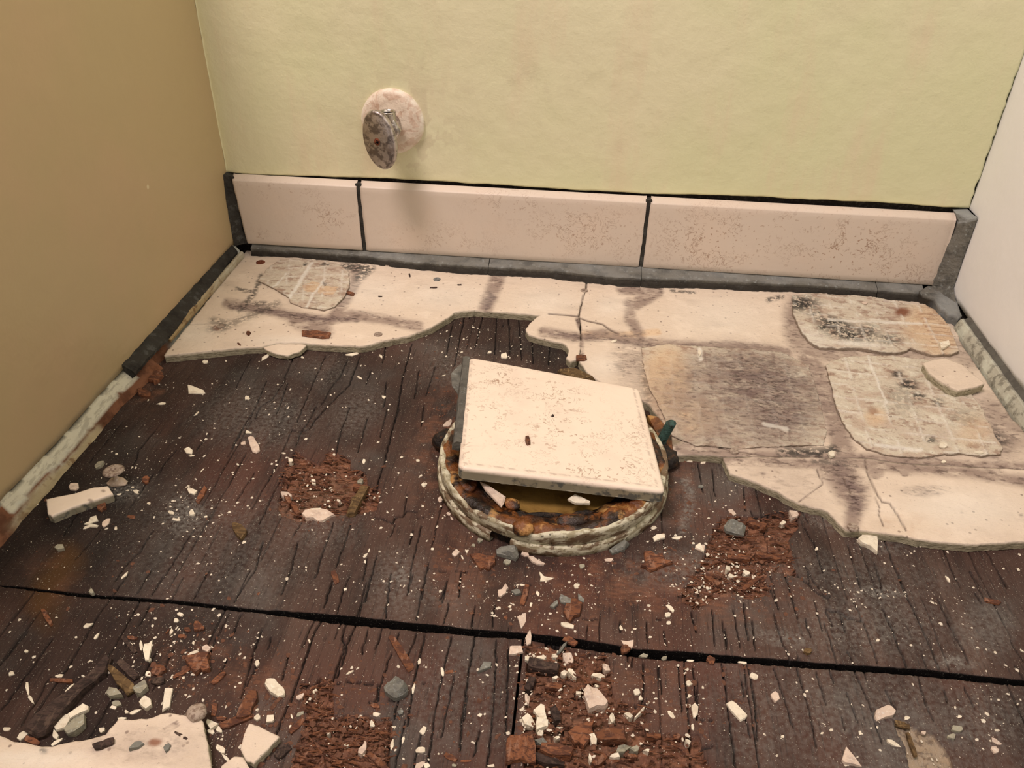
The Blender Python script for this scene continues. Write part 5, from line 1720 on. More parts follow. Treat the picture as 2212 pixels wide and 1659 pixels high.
# ------------------------------------------------------------------ chips and splinters, one by one
# crop X Y length width angle kind [z] | label
DEBRIS = """
R1 1670 1350 150 50 15 c|cream wedge-shaped plaster chip below the left end of the left board
R1 2110 1420 40 40 0 c
R1 1380 1470 90 20 -5 c
R1 1755 1115 50 35 -20 c
R1 1330 1240 130 90 -35 w|rusty red wood flake at the left wall just below the board
R1 1230 1380 100 60 10 w|smaller rust-red wood flake by the foot of the left wall
R2 290 1075 90 30 -30 c
R2 605 1075 40 20 20 c
R2 1095 1250 60 18 30 c
R2 1300 1415 35 30 0 c
R2 1275 1065 40 20 50 c
R2 1560 910 100 15 -10 c
R2 1030 1050 120 30 -10 c
R2 1810 1230 40 15 -20 c
R2 135 1420 50 35 20 c
R2 720 880 230 60 5 w@8|reddish dark brown splinter lying on the left backer board
R2 1005 525 85 28 20 w@8|short dark red stick beside the gridded mortar patch
R2 1725 478 60 10 0 d@8
R2 1520 375 30 16 80 d@8
R2 800 565 40 10 0 d@8
R2 1945 455 34 9 0 d@8
R2 145 868 40 34 0 w@8
R2 65 960 34 14 40 w@8
R2 1270 555 34 9 0 d@8
R3 355 1070 60 50 -20 c|cream chip on the dark wood right behind the loose tile
R3 1010 1080 90 50 -5 w@8|pinkish brown splinter on the board edge behind the loose tile
R3 1290 935 60 25 -20 c@8|small cream chip on the mauve line of the right backer board
R3 2020 1040 62 30 80 c@9
R3 225 1035 40 25 -30 c
R4 1590 1150 80 50 -10 c@12|cream chip at the right end of the mouldy mortar patch
R4 1020 845 50 20 0 k@12
R8 1670 440 60 35 10 c@10
R8 920 500 50 40 60 c@8
R8 1905 490 70 25 5 c@10
R8 1675 550 36 22 0 c@8
R5 630 680 90 60 -10 k|pinkish chip just behind the broken tile strip
R5 850 490 110 50 -30 g
R5 1610 370 80 50 15 c
R5 2120 215 60 35 0 c
R5 2172 320 145 80 65 k|large oblong pale chip on the left of the back plywood sheet
R5 2080 305 50 40 -20 k
R5 1640 715 90 50 20 c
R5 1720 750 150 45 -60 w|short red-brown stick beside a cream chip on the left
R5 1640 900 75 50 60 c
R5 1460 900 60 30 20 c
R5 1510 960 70 25 5 c
R5 1755 935 40 15 -15 c
R5 1245 620 75 60 -60 w
R5 1270 820 35 25 0 c
R5 780 965 130 50 -35 c|upper of two cream slivers in front of the tile strip
R5 775 1020 130 35 -10 c|lower of two cream slivers in front of the tile strip
R5 905 985 100 50 -40 k
R5 865 850 90 80 0 w|square red-brown wood chip touching the tile strip
R5 1115 935 80 30 10 w
R5 990 1035 30 30 0 c
R5 510 1200 120 60 5 g|lone grey-green plaster lump near the left wall
R5 1065 1435 90 30 -45 c
R5 2045 1050 150 80 50 y|olive-brown splintered wood bit left of the rotted hollow
R5 2085 1150 50 25 -50 c
R5 785 1580 60 50 0 g|small grey stone sitting in the seam on the left
R5 1160 720 60 35 30 c
R5 1015 745 50 20 0 c
R5 1630 415 60 15 -10 c
R5 1680 55 60 18 -40 c
R5 1725 540 50 10 -45 c
R6 505 455 45 35 20 c
R6 635 270 30 20 0 c
R6 445 393 35 14 0 c
R6 1130 465 45 25 -80 c
R6 1590 455 40 25 10 c
R6 1650 665 50 25 -50 c
R6 1780 790 45 40 30 k
R6 1855 910 40 35 0 k
R6 1880 950 40 20 60 k
R6 1170 1000 100 60 20 c|cream chip just right of the pale pink flake, below the rotted hollow
R6 1205 960 35 15 20 c
R6 1145 1265 60 30 -35 c
R6 1175 1220 35 15 -70 c
R6 725 920 280 90 5 k|pale pink flake at the front rim of the rotted hollow
R6 470 750 90 50 10 k
R6 480 780 110 45 60 w
R6 545 860 120 50 60 w
R6 1110 690 150 50 15 w
R6 1050 820 250 80 -55 y|striped brown splinter slanting out of the rotted hollow
R6 1100 630 60 40 -30 g
R6 885 1450 110 60 70 w|small red wood block on the back sheet below the hollow
R6 970 1555 35 25 0 c
R6 1915 1245 70 50 -50 k
R6 2005 1225 40 15 0 c
R6 1970 1285 45 18 60 c
R6 2130 1310 260 80 35 w|rust-red splintered flake left front of the flange
R6 1715 1210 35 20 0 c
R6 2120 1140 50 40 0 g
R6 2065 1180 40 30 0 g
R6 230 1590 40 25 -40 w
R6 915 800 35 25 0 c
R6 700 640 50 36 80 c
R7 55 1060 40 30 -40 c
R7 175 1170 40 35 0 k
R7 1990 870 110 45 25 c|flat cream chip on the wood just right of the green bolt
R7 1940 880 60 50 0 c
R7 2140 895 45 30 0 c
R7 1770 1385 50 30 0 c
R7 1810 1455 95 50 -8 c|blocky cream chip right of the flange front
R7 1935 1460 75 28 0 c|thin cream chip right of the blocky one by the flange
R7 2120 1535 80 50 10 k
R7 1435 1625 70 30 -5 k
R7 290 1570 60 35 -50 c
R7 370 1560 40 12 60 c
R7 810 1580 60 50 0 k
R7 880 1630 160 60 25 k|long pinkish chip in front of the flange
R7 2120 1075 45 25 0 s
R7 230 610 90 40 -30 k
R7 1215 1175 170 60 10 c@16|cream flake lying inside the flange under the tile edge
R8 665 905 70 60 -10 k|pale chip at the upper rim of the red rotted patch
R8 250 890 70 30 40 k
R8 590 965 45 25 0 c
R8 1170 1090 130 100 20 c|cream triangular chip under the edge of the front board
R8 1360 1080 35 18 0 c
R8 1700 1340 60 22 55 c
R8 2000 1490 110 30 15 w|orange-brown wood sliver lying alone far right
R8 40 1135 75 50 40 c
R8 225 1275 35 35 0 c
R8 250 1320 60 30 -5 c
R8 350 1300 50 30 0 c
R8 820 1137 22 20 0 c
R8 380 1370 130 40 -35 w
R8 120 1350 120 40 30 w
R8 420 970 140 40 20 w
R8 500 1190 180 40 2 w
R8 300 1200 160 36 6 w
B1 755 445 110 35 -25 c|cream sliver on the front left sheet near the left edge of the photo
B1 825 535 75 28 -50 c
B1 650 545 25 22 0 c
B1 765 750 40 14 -30 c
B1 100 855 60 35 -15 c
B1 505 875 80 30 -5 c
B1 520 915 190 35 3 w|pinkish red stick lying flat on the far front left
B1 590 980 120 20 -45 c
B1 235 980 120 35 80 c|upper half of a broken pale bone-like sliver at the far left
B1 270 1080 90 35 55 c|lower half of a broken pale bone-like sliver at the far left
B1 225 665 35 25 0 c
B1 1540 350 55 35 30 c
B1 1505 400 45 40 0 c
B1 1460 500 70 30 -75 c
B1 1430 495 50 14 -50 w
B1 1550 535 60 35 0 w
B1 1695 455 90 80 0 w
B1 1600 480 60 40 10 w
B1 1205 615 90 35 85 c
B1 1262 640 160 60 -80 c|tall cream chip standing out of the pair above the splinters
B1 1275 740 40 40 0 g
B1 1100 610 180 45 50 d
B1 1130 550 80 30 5 w
B1 400 370 160 45 60 w|orange-brown stick just below the seam at the far left
B1 1030 910 320 80 50 y|olive-brown splinter leaning on the long dark splinter
B1 1090 820 220 80 45 d|dark splinter beside the olive-brown one
B1 560 1060 900 120 -44 d|long dark grey wood splinter, the biggest of all, in the front left
B1 1265 860 50 45 0 c
B1 1565 890 30 26 0 c
B1 980 1030 130 90 20 g|roundish grey shell-like flake beside the olive-brown splinter
B1 1000 1110 90 45 -10 g
B1 1200 990 150 110 -30 g|pointed grey plaster lump at the foot of the olive-brown splinter
B1 1245 1105 105 100 0 c|rounded cream chip just in front of the pointed grey lump
B1 1430 1075 190 70 -75 c|upright rectangular cream chip above the torn board
B1 1155 1180 100 35 -20 c
B1 1080 1180 35 30 0 c
B1 970 1145 80 35 -10 c
B1 670 1180 190 75 -35 c|thick cream chip beside the lower end of the long splinter
B1 525 1270 150 80 -50 c|cream chip between the long splinter and the hollow flake
B1 640 1300 180 110 -30 g|hollow curled grey-cream flake above the torn board
B1 475 1380 90 55 80 c
B1 490 1435 120 30 -30 c
B1 195 1380 120 70 -40 c|cream chip at the lower end of the long dark splinter
B1 275 1430 130 60 25 w|rust-brown wood bit at the rear edge of the torn board
B1 60 1330 80 35 -10 c
B1 870 1340 55 50 0 c
B1 1040 1240 90 30 -5 c
B1 1650 680 100 45 -25 c
B1 1765 640 80 60 30 k|white chip touching the rust-orange flake
B1 1650 590 40 22 -80 c
B1 1690 770 210 150 10 w|rust-orange bark-like wood flake with a square corner
B1 1870 890 150 50 -40 w|red-brown splinter right of the bark-like flake
B1 1550 850 170 35 -30 w
B1 1350 820 140 100 0 w|crumbled red-brown wood bit left of the bark-like flake
B1 1350 920 120 60 0 d
B1 1830 1160 110 50 -80 w|upright red-brown stick right of the torn board
B1 1890 1240 80 40 0 w
B1 2090 1110 200 110 -50 w|broad red-brown splintered wood bit left of the big cream chip
B1 2010 1260 280 70 -20 w
B1 1810 1290 100 90 0 c|rounded cream chip at the right corner of the torn board
B1 1870 1335 70 50 60 c
B1 1800 1350 60 50 0 c
B1 2195 765 40 60 0 c
B1 1880 1500 100 60 40 c
B1 1930 1575 120 35 50 c
B1 890 1455 180 60 -20 d@8|dark brown wood crumb lying on the torn front board
B1 1160 1470 150 60 -25 s@8|blue-grey flake lying on the torn front board
B1 1425 1485 80 60 -30 s@8
B1 1545 1385 120 30 30 d@8
B2 370 980 185 120 35 c|large smooth cream chip left of the silvery mortar lump
B2 665 580 30 22 80 c
B2 590 1050 100 45 -25 k
B2 585 1200 90 35 -25 g
B2 515 1220 45 18 70 c
B2 220 1230 65 50 -30 c
B2 330 1240 90 60 -45 c|cream chip behind the square-edged board fragment
B2 505 1310 35 25 80 c
B2 560 1300 170 50 -45 w
B2 1445 680 350 58 57 w|round reddish-brown stick, behind the silvery mortar lump
B2 1010 845 80 22 -30 c
B2 1800 840 90 30 85 c
B2 1555 980 120 30 -80 c
B2 1605 750 60 30 -70 c
B2 1870 840 90 30 -10 w
B2 2160 800 150 60 -35 s|dark grey pointed flake on the front left sheet near the joint
B2 1230 1130 90 60 10 w|small orange-brown wood block at the rim of the red rotted area
B2 1235 1205 75 40 5 c
B2 1200 1290 66 46 80 c
B2 1390 1310 45 20 0 c
B2 1445 1185 60 50 0 s
B2 1640 1340 75 55 -60 c
B2 1370 1470 110 35 -80 c
B2 1465 1420 70 25 -80 c
B2 1610 1505 85 55 0 c
B2 985 1470 50 20 -20 c
B2 830 1370 40 20 -20 c
B2 1120 1480 110 70 -50 k|tan flake in the middle of the front rotted area
B2 1250 1610 220 60 35 w
B2 1180 1580 90 40 20 w
B2 1600 1640 120 60 -30 k
B2 1670 1640 60 50 0 c
B2 905 1615 100 35 0 w
B2 2120 1210 40 30 0 c
B2 1900 1640 50 30 0 g
B2 2000 1600 90 20 -5 w
B2 1870 1570 120 50 30 w
B2 710 1010 50 30 -50 c
B2 440 1520 150 70 -40 d
B2 60 1640 120 60 -10 c
B3 300 330 90 75 -40 k|star-shaped pale chip in front of the flange
B3 440 290 45 20 0 c
B3 400 345 75 45 10 s
B3 460 370 150 50 -75 w|curved red-brown sliver in front of the flange
B3 560 355 50 32 80 c
B3 510 435 40 28 -50 c
B3 350 450 40 25 0 c
B3 600 235 110 40 10 c|bent cream sliver in front of the flange
B3 440 555 105 62 80 k|pale tapering chip just above the seam
B3 320 535 35 28 0 w
B3 850 300 50 42 0 c
B3 890 150 44 38 0 g
B3 330 120 60 40 0 g
B3 760 400 110 60 30 s|grey mortar flake in the brown crumbs above the seam
B3 680 440 70 50 -20 s
B3 880 390 80 35 50 s
B3 815 490 120 105 0 w|dark red-brown wood chunk above the seam
B3 1420 120 190 130 10 w|rust-red fan-shaped wood flake right front of the flange
B3 780 590 110 40 10 c
B3 1550 465 75 35 40 c
B3 1530 515 45 40 0 c
B3 1535 575 35 30 0 c
B3 1180 610 45 25 70 c
B3 1280 618 35 15 0 c
B3 1400 680 30 20 0 c
B3 1230 730 90 50 5 k|cream chip lying on the rear rim of the seam
B3 1210 770 90 60 -30 w|red-brown wood bit bridging the seam
B3 490 690 130 50 -80 k|pink-beige sliver standing in the end of the sheet joint
B3 740 765 120 28 -50 s|thin blue-grey stick beside the seam
B3 800 710 110 50 30 w
B3 385 780 120 75 -20 k|tan lump at the corner of the front left sheet
B3 790 840 90 75 0 k
B3 585 835 85 35 8 c
B3 490 840 60 58 0 c
B3 690 820 60 30 20 c
B3 600 895 230 80 10 d|dark flat splinter in the rotted corner below the seam
B3 1350 820 80 35 0 g
B3 1500 840 50 30 0 g
B3 1850 850 80 60 40 w
B3 2085 870 70 22 10 c
B3 1700 855 60 20 0 c
B3 815 955 90 50 35 c|white chip in the rotted corner below the seam
B3 755 950 50 35 10 c
B3 690 985 65 25 0 c
B3 1010 970 110 40 -12 c|long cream chip below the seam in the middle
B3 1075 910 70 50 10 k
B3 1030 905 100 30 -45 w
B3 985 1150 190 140 50 k|torn beige papery flake in the front rotted area
B3 1000 1045 40 25 0 c
B3 860 1100 40 30 0 c
B3 1300 1090 55 50 0 c
B3 1325 1135 48 30 80 c
B3 485 1140 80 48 75 k
B3 575 1235 100 88 0 c|rear one of three cream chips in a cluster by the joint
B3 485 1300 95 80 0 c|left one of three cream chips in a cluster by the joint
B3 590 1330 95 88 0 c|front one of three cream chips in a cluster by the joint
B3 1110 1290 80 58 80 c|cream pointed chip in the front rotted area
B3 1235 1265 90 35 35 c
B3 1315 1250 140 22 -48 c|thin pale sliver at the rim of the front rotted area
B3 1550 1260 80 40 40 c
B3 1730 1230 100 56 85 c
B3 1715 1350 60 25 80 c
B3 2040 1230 180 62 40 c|long flat white chip on the front right sheet
B3 2175 975 75 50 40 c
B3 1690 1025 50 40 0 c
B3 1690 1120 40 30 0 c
B3 725 1355 50 20 0 c
B3 700 1430 45 30 0 c
B3 580 1400 50 35 0 c
B3 970 1440 88 58 80 c|pointed cream chip near the bottom centre
B3 580 1465 90 70 0 s|dark grey lump beside the ribbed wood piece
B3 1680 1465 50 40 0 c
B3 1370 1525 60 25 10 c
B3 1200 1520 130 60 -25 g
B3 1280 1520 80 45 -30 g
B3 1130 1565 90 40 5 c
B3 950 1585 70 28 80 c
B3 1020 1600 120 50 -35 w
B3 1100 1390 220 90 5 w|grooved brown splinter in the front rotted area
B3 890 1390 250 100 -45 w|brown splinter slanting beside the grooved one
B3 700 1530 250 90 10 w
B3 640 1600 260 60 12 d
B3 1265 1570 80 30 0 w
B3 680 1050 140 50 -5 w
B3 850 1070 120 30 -30 w
B3 500 1030 100 60 -60 d
B3 210 1640 60 25 0 c
B3 690 1260 120 70 70 d
B3 1420 1420 110 50 0 w
B3 1600 1420 60 40 0 w
B4 390 905 95 60 75 k|oval pale chip on the front right sheet below the seam
B4 620 865 26 22 0 c
B4 1190 1030 140 90 -15 k|pink-beige chip with straight sides on the front right sheet
B4 745 1110 55 20 40 c
B4 800 1150 30 24 0 c
B4 740 1175 50 25 0 c
B4 445 1195 35 22 0 c
B4 1250 1245 140 40 25 c|cream sliver left of the bare tan patch
B4 945 1350 150 100 50 k|beige triangular chip at the bottom right
B4 915 1405 60 25 0 c
B4 1010 1170 40 25 80 c
B4 1320 1110 110 45 15 y|tan wood strip at the rear rim of the bare patch
B4 1385 1250 180 34 70 y
B4 1720 1140 90 45 5 g|grey-cream lump with a dark slot at the lower right
B4 1680 1195 60 45 0 g
B4 2010 1235 100 35 30 k
B4 1995 1295 65 50 25 k
B4 1355 1060 44 34 0 c
B4 1740 1050 30 24 0 c
B4 2195 565 40 18 30 c
B4 1140 490 28 24 0 c
B4 625 570 70 50 0 y
B4 1475 1170 40 32 0 k
"""
SHAPES = {
    'rust-red fan-shaped wood flake': "B3 1350,50 1400,45 1440,70 1490,60 1500,110 1565,128 1480,160 1400,192 1360,165 1325,155 1362,128",
    'rust-red splintered flake': "B3 50,60 90,55 130,62 175,80 240,85 242,130 190,182 160,165 130,178 90,120",
    'dark red-brown wood chunk': "B3 750,490 765,440 790,400 840,395 890,440 870,520 830,530 800,572 770,535",
    'rust-orange bark-like': "B1 1570,728 1650,700 1700,690 1790,680 1775,730 1795,820 1730,842 1715,820 1670,862 1640,830 1620,800",
    'grooved brown splinter': "B3 980,1390 1100,1350 1210,1352 1200,1400 1216,1470 1120,1455 1050,1462 1000,1430",
    'brown splinter slanting': "B3 780,1400 850,1340 980,1308 960,1360 975,1400 940,1450 900,1500 870,1470 830,1490",
    'torn beige papery flake': "B3 908,1070 930,1040 960,1055 1000,1078 1030,1110 1082,1180 1060,1212 1000,1205 940,1237 925,1190 915,1150 900,1130",
    'beige triangular chip': "B4 905,1275 960,1335 1022,1418 960,1405 895,1395 875,1370",
    'pink-beige chip with straight': "B4 1122,1010 1210,973 1240,985 1268,1022 1250,1052 1190,1062 1132,1082 1115,1050",
    'long flat white chip': "B3 1963,1178 2008,1155 2035,1175 2050,1192 2122,1270 2105,1290 2070,1308 2000,1232",
    'cream triangular chip': "R8 1092,1080 1130,1045 1175,1052 1222,1050 1228,1100 1226,1168 1180,1130 1120,1105",
    'large smooth cream chip': "B2 300,915 335,905 370,907 400,940 450,988 456,1020 450,1045 400,1057 380,1045 330,1018 288,960",
    'large oblong pale chip': "R6 140,258 165,250 190,255 215,300 240,340 243,370 212,392 180,380 155,320",
    'cream chip just right of the pale': "R6 1130,958 1172,963 1190,985 1222,1010 1216,1042 1165,1038 1122,1022",
    'cream wedge-shaped': "R1 1603,1313 1625,1315 1740,1360 1752,1380 1720,1388 1610,1385",
    'pale tapering chip': "B3 403,530 432,522 445,505 472,500 470,560 455,590 435,617 425,590 415,555",
    'rear one of three': "B3 523,1240 580,1190 608,1198 612,1240 628,1297 580,1292 550,1270",
    'left one of three': "B3 440,1292 482,1255 510,1280 540,1322 522,1345 460,1342",
    'front one of three': "B3 556,1288 600,1300 637,1302 636,1345 590,1368 548,1382 543,1330",
    'star-shaped pale chip': "B3 263,330 290,325 318,280 332,300 340,320 322,332 322,352 280,382 260,370",
    'cream chip lying on the rear rim': "B3 1181,703 1225,712 1273,705 1272,735 1262,765 1205,747",
    'tall cream chip standing': "B1 1232,608 1270,600 1300,570 1292,650 1280,690 1272,742 1240,742 1230,700 1222,660",
    'upright rectangular cream': "B1 1410,985 1440,978 1476,982 1462,1050 1450,1142 1410,1160 1385,1182 1398,1080",
    'thick cream chip beside': "B1 580,1205 650,1150 712,1115 762,1140 757,1172 680,1205 600,1247",
    'cream chip between the long': "B1 460,1302 500,1240 560,1205 585,1205 602,1250 562,1322 480,1345",
    'hollow curled': "B1 548,1340 600,1290 640,1240 725,1205 728,1300 690,1340 640,1375 580,1382",
    'rounded cream chip just in front': "B1 1190,1110 1215,1065 1243,1055 1290,1082 1297,1130 1250,1167 1210,1140",
    'long dark grey wood splinter': "B1 890,742 915,710 945,728 935,770 905,860 830,920 720,1010 560,1190 400,1370 320,1402 260,1360 215,1335 300,1230 460,1110 600,1010 700,920 800,850",
    'olive-brown splinter leaning': "B1 910,802 930,785 955,792 1040,860 1152,960 1155,1000 1120,1015 1082,1042 1050,990 1000,950 960,880",
    'round reddish-brown stick': "B2 1338,545 1352,525 1385,530 1470,650 1556,785 1550,812 1512,842 1495,825 1420,700",
    'pale chip at the upper rim': "R8 635,880 690,880 702,905 690,925 655,938 640,920",
    'pale pink flake': "R6 600,910 625,885 680,868 760,862 820,890 882,920 830,945 780,980 735,975 700,960 640,955",
    'cream flake lying inside': "R7 1128,1172 1180,1142 1215,1150 1297,1195 1290,1207 1180,1200",
    'striped brown splinter': "R6 1030,800 1060,770 1110,690 1180,690 1120,780 1050,925 1000,930 980,915 1010,860",
    'upper of two cream slivers': "R5 722,1000 760,985 775,945 825,930 838,972 790,985 760,1005",
    'lower of two cream slivers': "R5 708,1040 725,1015 790,995 840,1010 825,1028 770,1025 730,1038",
    'flat cream chip on the wood just right': "R7 1950,842 1990,850 2060,875 2058,895 2030,892 1985,880",
    'blocky cream chip': "R7 1762,1455 1790,1438 1850,1432 1855,1462 1820,1470 1775,1488",
    'long pinkish chip': "R7 830,1600 870,1600 900,1625 958,1648 945,1662 900,1660 860,1640",
    'bent cream sliver': "B3 568,195 582,200 592,225 640,235 680,238 660,248 600,262 575,262 580,235",
    'tan flake in the middle': "B2 1085,1500 1120,1470 1140,1430 1155,1450 1150,1510 1115,1552 1080,1540",
    'olive-brown splintered wood bit': "R5 1978,1000 2000,985 2060,1010 2110,1060 2100,1085 2060,1142 2020,1100 1985,1040",
    'broad red-brown splintered': "B1 2130,1005 2190,1005 2200,1080 2150,1160 2140,1215 2060,1250 2010,1240 2040,1160",
}


NAMES = {'c': ('plaster_chip', 'cream plaster chip', 'chip'), 'k': ('plaster_chip', 'pinkish plaster chip', 'chip'),
         'g': ('mortar_crumb', 'pale grey mortar crumb', 'mortar'), 's': ('mortar_crumb', 'slate-grey mortar crumb', 'mortar'),
         'w': ('wood_splinter', 'reddish wood splinter', 'splinter'), 'd': ('wood_splinter', 'dark wood splinter', 'splinter'), 'y': ('wood_splinter', 'tan wood splinter', 'splinter')}


LANDMARKS = [(1437, 945, 'green closet bolt'), (966, 968, 'black residue lump'), (1200, 1200, 'front of the flange ring'), (854, 1483, 'silvery grey mortar lump'), (1587, 1136, 'blue-grey mortar lump'),
             (1096, 1188, 'grey mortar lump at the flange'), (1337, 1182, 'greenish mortar lump at the flange'), (170, 1087, 'broken tile strip'), (254, 1020, 'washer-headed fastener'), (120, 1525, 'long dark splinter'), (262, 1470, 'olive-brown splinter'),
             (362, 1511, 'upright rectangular cream chip'), (428, 1434, 'bark-like wood flake'), (593, 1487, 'large smooth cream chip'), (560, 1605, 'square-edged board fragment'), (425, 1540, 'screw on the torn board'),
             (866, 1411, 'round reddish-brown stick'), (549, 961, 'large oblong pale chip'), (700, 1060, 'small rotted hollow'), (517, 1146, 'olive-brown splintered bit'), (684, 1113, 'pale pink flake'), (724, 1247, 'small red wood block'),
             (1040, 1212, 'rust-red splintered flake'), (1411, 1215, 'fan-shaped wood flake'), (1236, 1321, 'dark red-brown wood chunk'), (1356, 1391, 'cream chip on the seam rim'), (1142, 1380, 'pink-beige sliver at the joint'),
             (1285, 1513, 'torn papery flake'), (1155, 1555, 'cluster of three cream chips'), (1127, 1612, 'ribbed wood piece'), (1292, 1461, 'long cream chip below the seam'), (1590, 1536, 'long flat white chip'), (1911, 1542, 'pink-beige straight-sided chip'),
             (1838, 1637, 'beige triangular chip'), (1675, 1506, 'oval pale chip'), (2067, 1576, 'grey-cream lump with a slot'), (1876, 1171, 'cream triangular chip'), (2144, 1300, 'orange-brown sliver'), (1714, 1111, 'pale chip at the rotted rim'),
             (1640, 1230, 'red rotted patch'), (1424, 1161, 'blocky cream chip'), (682, 723, 'reddish splinter on the board'), (655, 612, 'gridded mortar patch'), (1860, 690, 'mouldy mortar patch'), (1950, 880, 'wide ragged mortar patch'),
             (2060, 812, 'thick board fragment'), (423, 842, 'wedge-shaped cream chip'), (435, 1061, 'short red-brown stick'), (1960, 1600, 'bare tan patch'), (943, 604, 'grey screw head'), (1090, 793, 'cream chip behind the tile'), (67, 1488, 'broken bone-like sliver'),
             (1395, 1518, 'thin pale sliver at the rotted rim'), (1265, 1585, 'grooved brown splinter'), (785, 1610, 'tan flake in the front rotted area'), (1129, 1340, 'pale tapering chip'), (200, 1285, 'grey stone in the seam'), (796, 1133, 'cream chip below the hollow'),
             (1046, 1441, 'dark grey pointed flake'), (1087, 1275, 'star-shaped pale chip'), (220, 1620, 'front of the torn board'), (1480, 1090, 'pale arc mark on the wood'), (1570, 1000, 'left tip of the front board')]


def place_phrase(px, py):
    best = min(LANDMARKS, key=lambda l: (px-l[0])**2+(1.3*(py-l[1]))**2)
    dx = px-best[0]; dy = (py-best[1])*1.3
    a = math.degrees(math.atan2(dy, dx))
    w = ('right of', 'front right of', 'in front of', 'front left of', 'left of', 'back left of', 'behind', 'back right of')[int(((a+22.5) % 360)//45)]
    far = math.hypot(dx, dy)
    return ('close ' if far < 38 and w in ('left of', 'right of', 'behind', 'in front of') else '')+w+' the '+best[2]


def region(px, py, onb):
    if onb:
        if py > 1450: return 'on the torn board in the front left corner'
        return 'on the backer board left of the crack' if px < 1255 else 'on the mauve-stained right backer board'
    seam = np.interp(px, SEAM_BACK[:, 0], SEAM_BACK[:, 1])+6
    if py < seam:
        if py < 860 and px < 1300: return 'on dark wood just below the left backer board'
        if px < 560: return 'on the back plywood left of the hollow'
        if px < 940: return 'in or around the small rotted hollow'
        if px < 1480: return 'around the front of the toilet flange'
        return 'on the back plywood right of the flange'
    if px < 480: return 'on front plywood near the long splinter'
    if px < 1130: return 'on the front left plywood sheet'
    if px < 1560: return 'in the rotted front area right of the joint'
    return 'on the front right plywood sheet'


def height_at(px, py):
    return 0.0


def outline_px(px, py, L, W, ang, kind, r):
    t = math.radians(ang); c, s = math.cos(t), math.sin(t)
    asp = L/max(W, 1)
    if kind in 'wdy' and asp > 1.6:
        k = 5
        us = np.linspace(-1, 1, k)
        top = [(u, -(1-.25*abs(u)**3)*r.uniform(.75, 1.05)) for u in us]
        bot = [(u, (1-.25*abs(u)**3)*r.uniform(.75, 1.05)) for u in us[::-1]]
        pts = np.array(top+bot)
        pts[0, 0] -= r.uniform(-.1, .12); pts[k-1, 0] += r.uniform(-.1, .12); pts[k, 0] += r.uniform(-.15, .1)
    elif kind in 'wdy':
        k = 11
        a = np.sort((np.arange(k)+r.uniform(-.3, .3, k))/k*2*np.pi)
        rr = r.uniform(.72, 1.15, k)
        pts = np.column_stack([np.cos(a)*rr, np.sin(a)*rr])
    else:
        k = int(r.integers(5, 8))
        a = np.sort((np.arange(k)+r.uniform(-.42, .42, k))/k*2*np.pi)+r.uniform(0, 1)
        q_ = max(abs(math.cos(0)), 1)
        m_ = np.maximum(np.abs(np.cos(a)), np.abs(np.sin(a)))**.55
        rr = r.uniform(.74, 1.12, k)/m_
        pts = np.column_stack([np.cos(a)*rr, np.sin(a)*rr])
        if asp > 2.2: pts[:, 1] *= (1-.45*np.clip(pts[:, 0]*r.choice([-1, 1]), 0, 1))
    x = pts[:, 0]*L/2; y = pts[:, 1]*W/2
    return np.column_stack([px+x*c-y*s, py+x*s+y*c])


AUTO = []
for i, ln in enumerate(DEBRIS.strip().splitlines()):
    body, _, lab = ln.partition('|')
    tk = body.split()
    ox, oy, k = CROP[tk[0]]
    X, Y, L, W, ang = [float(v) for v in tk[1:6]]
    kd, _, zz = tk[6].partition('@')
    z = float(zz)/1000 if zz else -.0003
    px, py = ox+X/k, oy+Y/k
    L /= k; W /= k
    r = np.random.default_rng(900+i)
    ol = outline_px(px, py, L, W, ang, kd, r)
    for key, val in SHAPES.items():
        if lab.startswith(key) or key in lab:
            ol = parse(val)
    ppm = FOC/np.linalg.norm(F(np.array([px, py]), z)-CAM)
    small = min(L, W)/ppm
    thk = {'c': .34, 'k': .30, 'g': .5, 's': .5, 'w': .36, 'd': .42, 'y': .42}[kd]*small*r.uniform(.8, 1.15)
    thk = float(np.clip(thk, .0007, .0055))
    if small > .010: thk = min(thk, .0040)
    # the outline seen in the photo is the top face
    wz = F(ol, z+thk*.5)[:, :2]
    if np.sum(wz[:, 0]*np.roll(wz[:, 1], -1)-np.roll(wz[:, 0], -1)*wz[:, 1]) < 0: wz = wz[::-1]
    if not zz:
        inrot = any(inside(np.array([px]), np.array([py]), parse(s_))[0] for s_ in ROT['rot'])
        if inrot: z = -.0030
    V, fs = chip_mesh(wz, z, thk-(z if z < -.001 else 0), 300+i, tilt=r.uniform(-.3, .3), inset=.035)
    nm, lb, cat = NAMES[kd]
    if kd in 'wdy' and L/W < 1.7: nm = 'wood_flake'; lb = lb.replace('splinter', 'flake')
    o = link_mesh(nm, V, fs, kd)
    if lab:
        tag(o, lab, cat)
    else:
        asp = L/max(W, 1e-3); sz = math.sqrt(L*W)
        shp = 'thin' if asp > 3 else ('oblong' if asp > 1.7 else ('roundish' if asp < 1.25 else 'small'))
        size = 'tiny ' if sz < 8 else ('small ' if sz < 14 and shp != 'small' else '')
        lb2 = (size if shp != 'roundish' else '')+shp+' '+lb.replace('plaster ', '').replace('mortar ', '')+' '+place_phrase(px, py)
        tag(o, lb2, cat)
        AUTO.append((o, lb2, region(px, py, bool(zz)), lb))

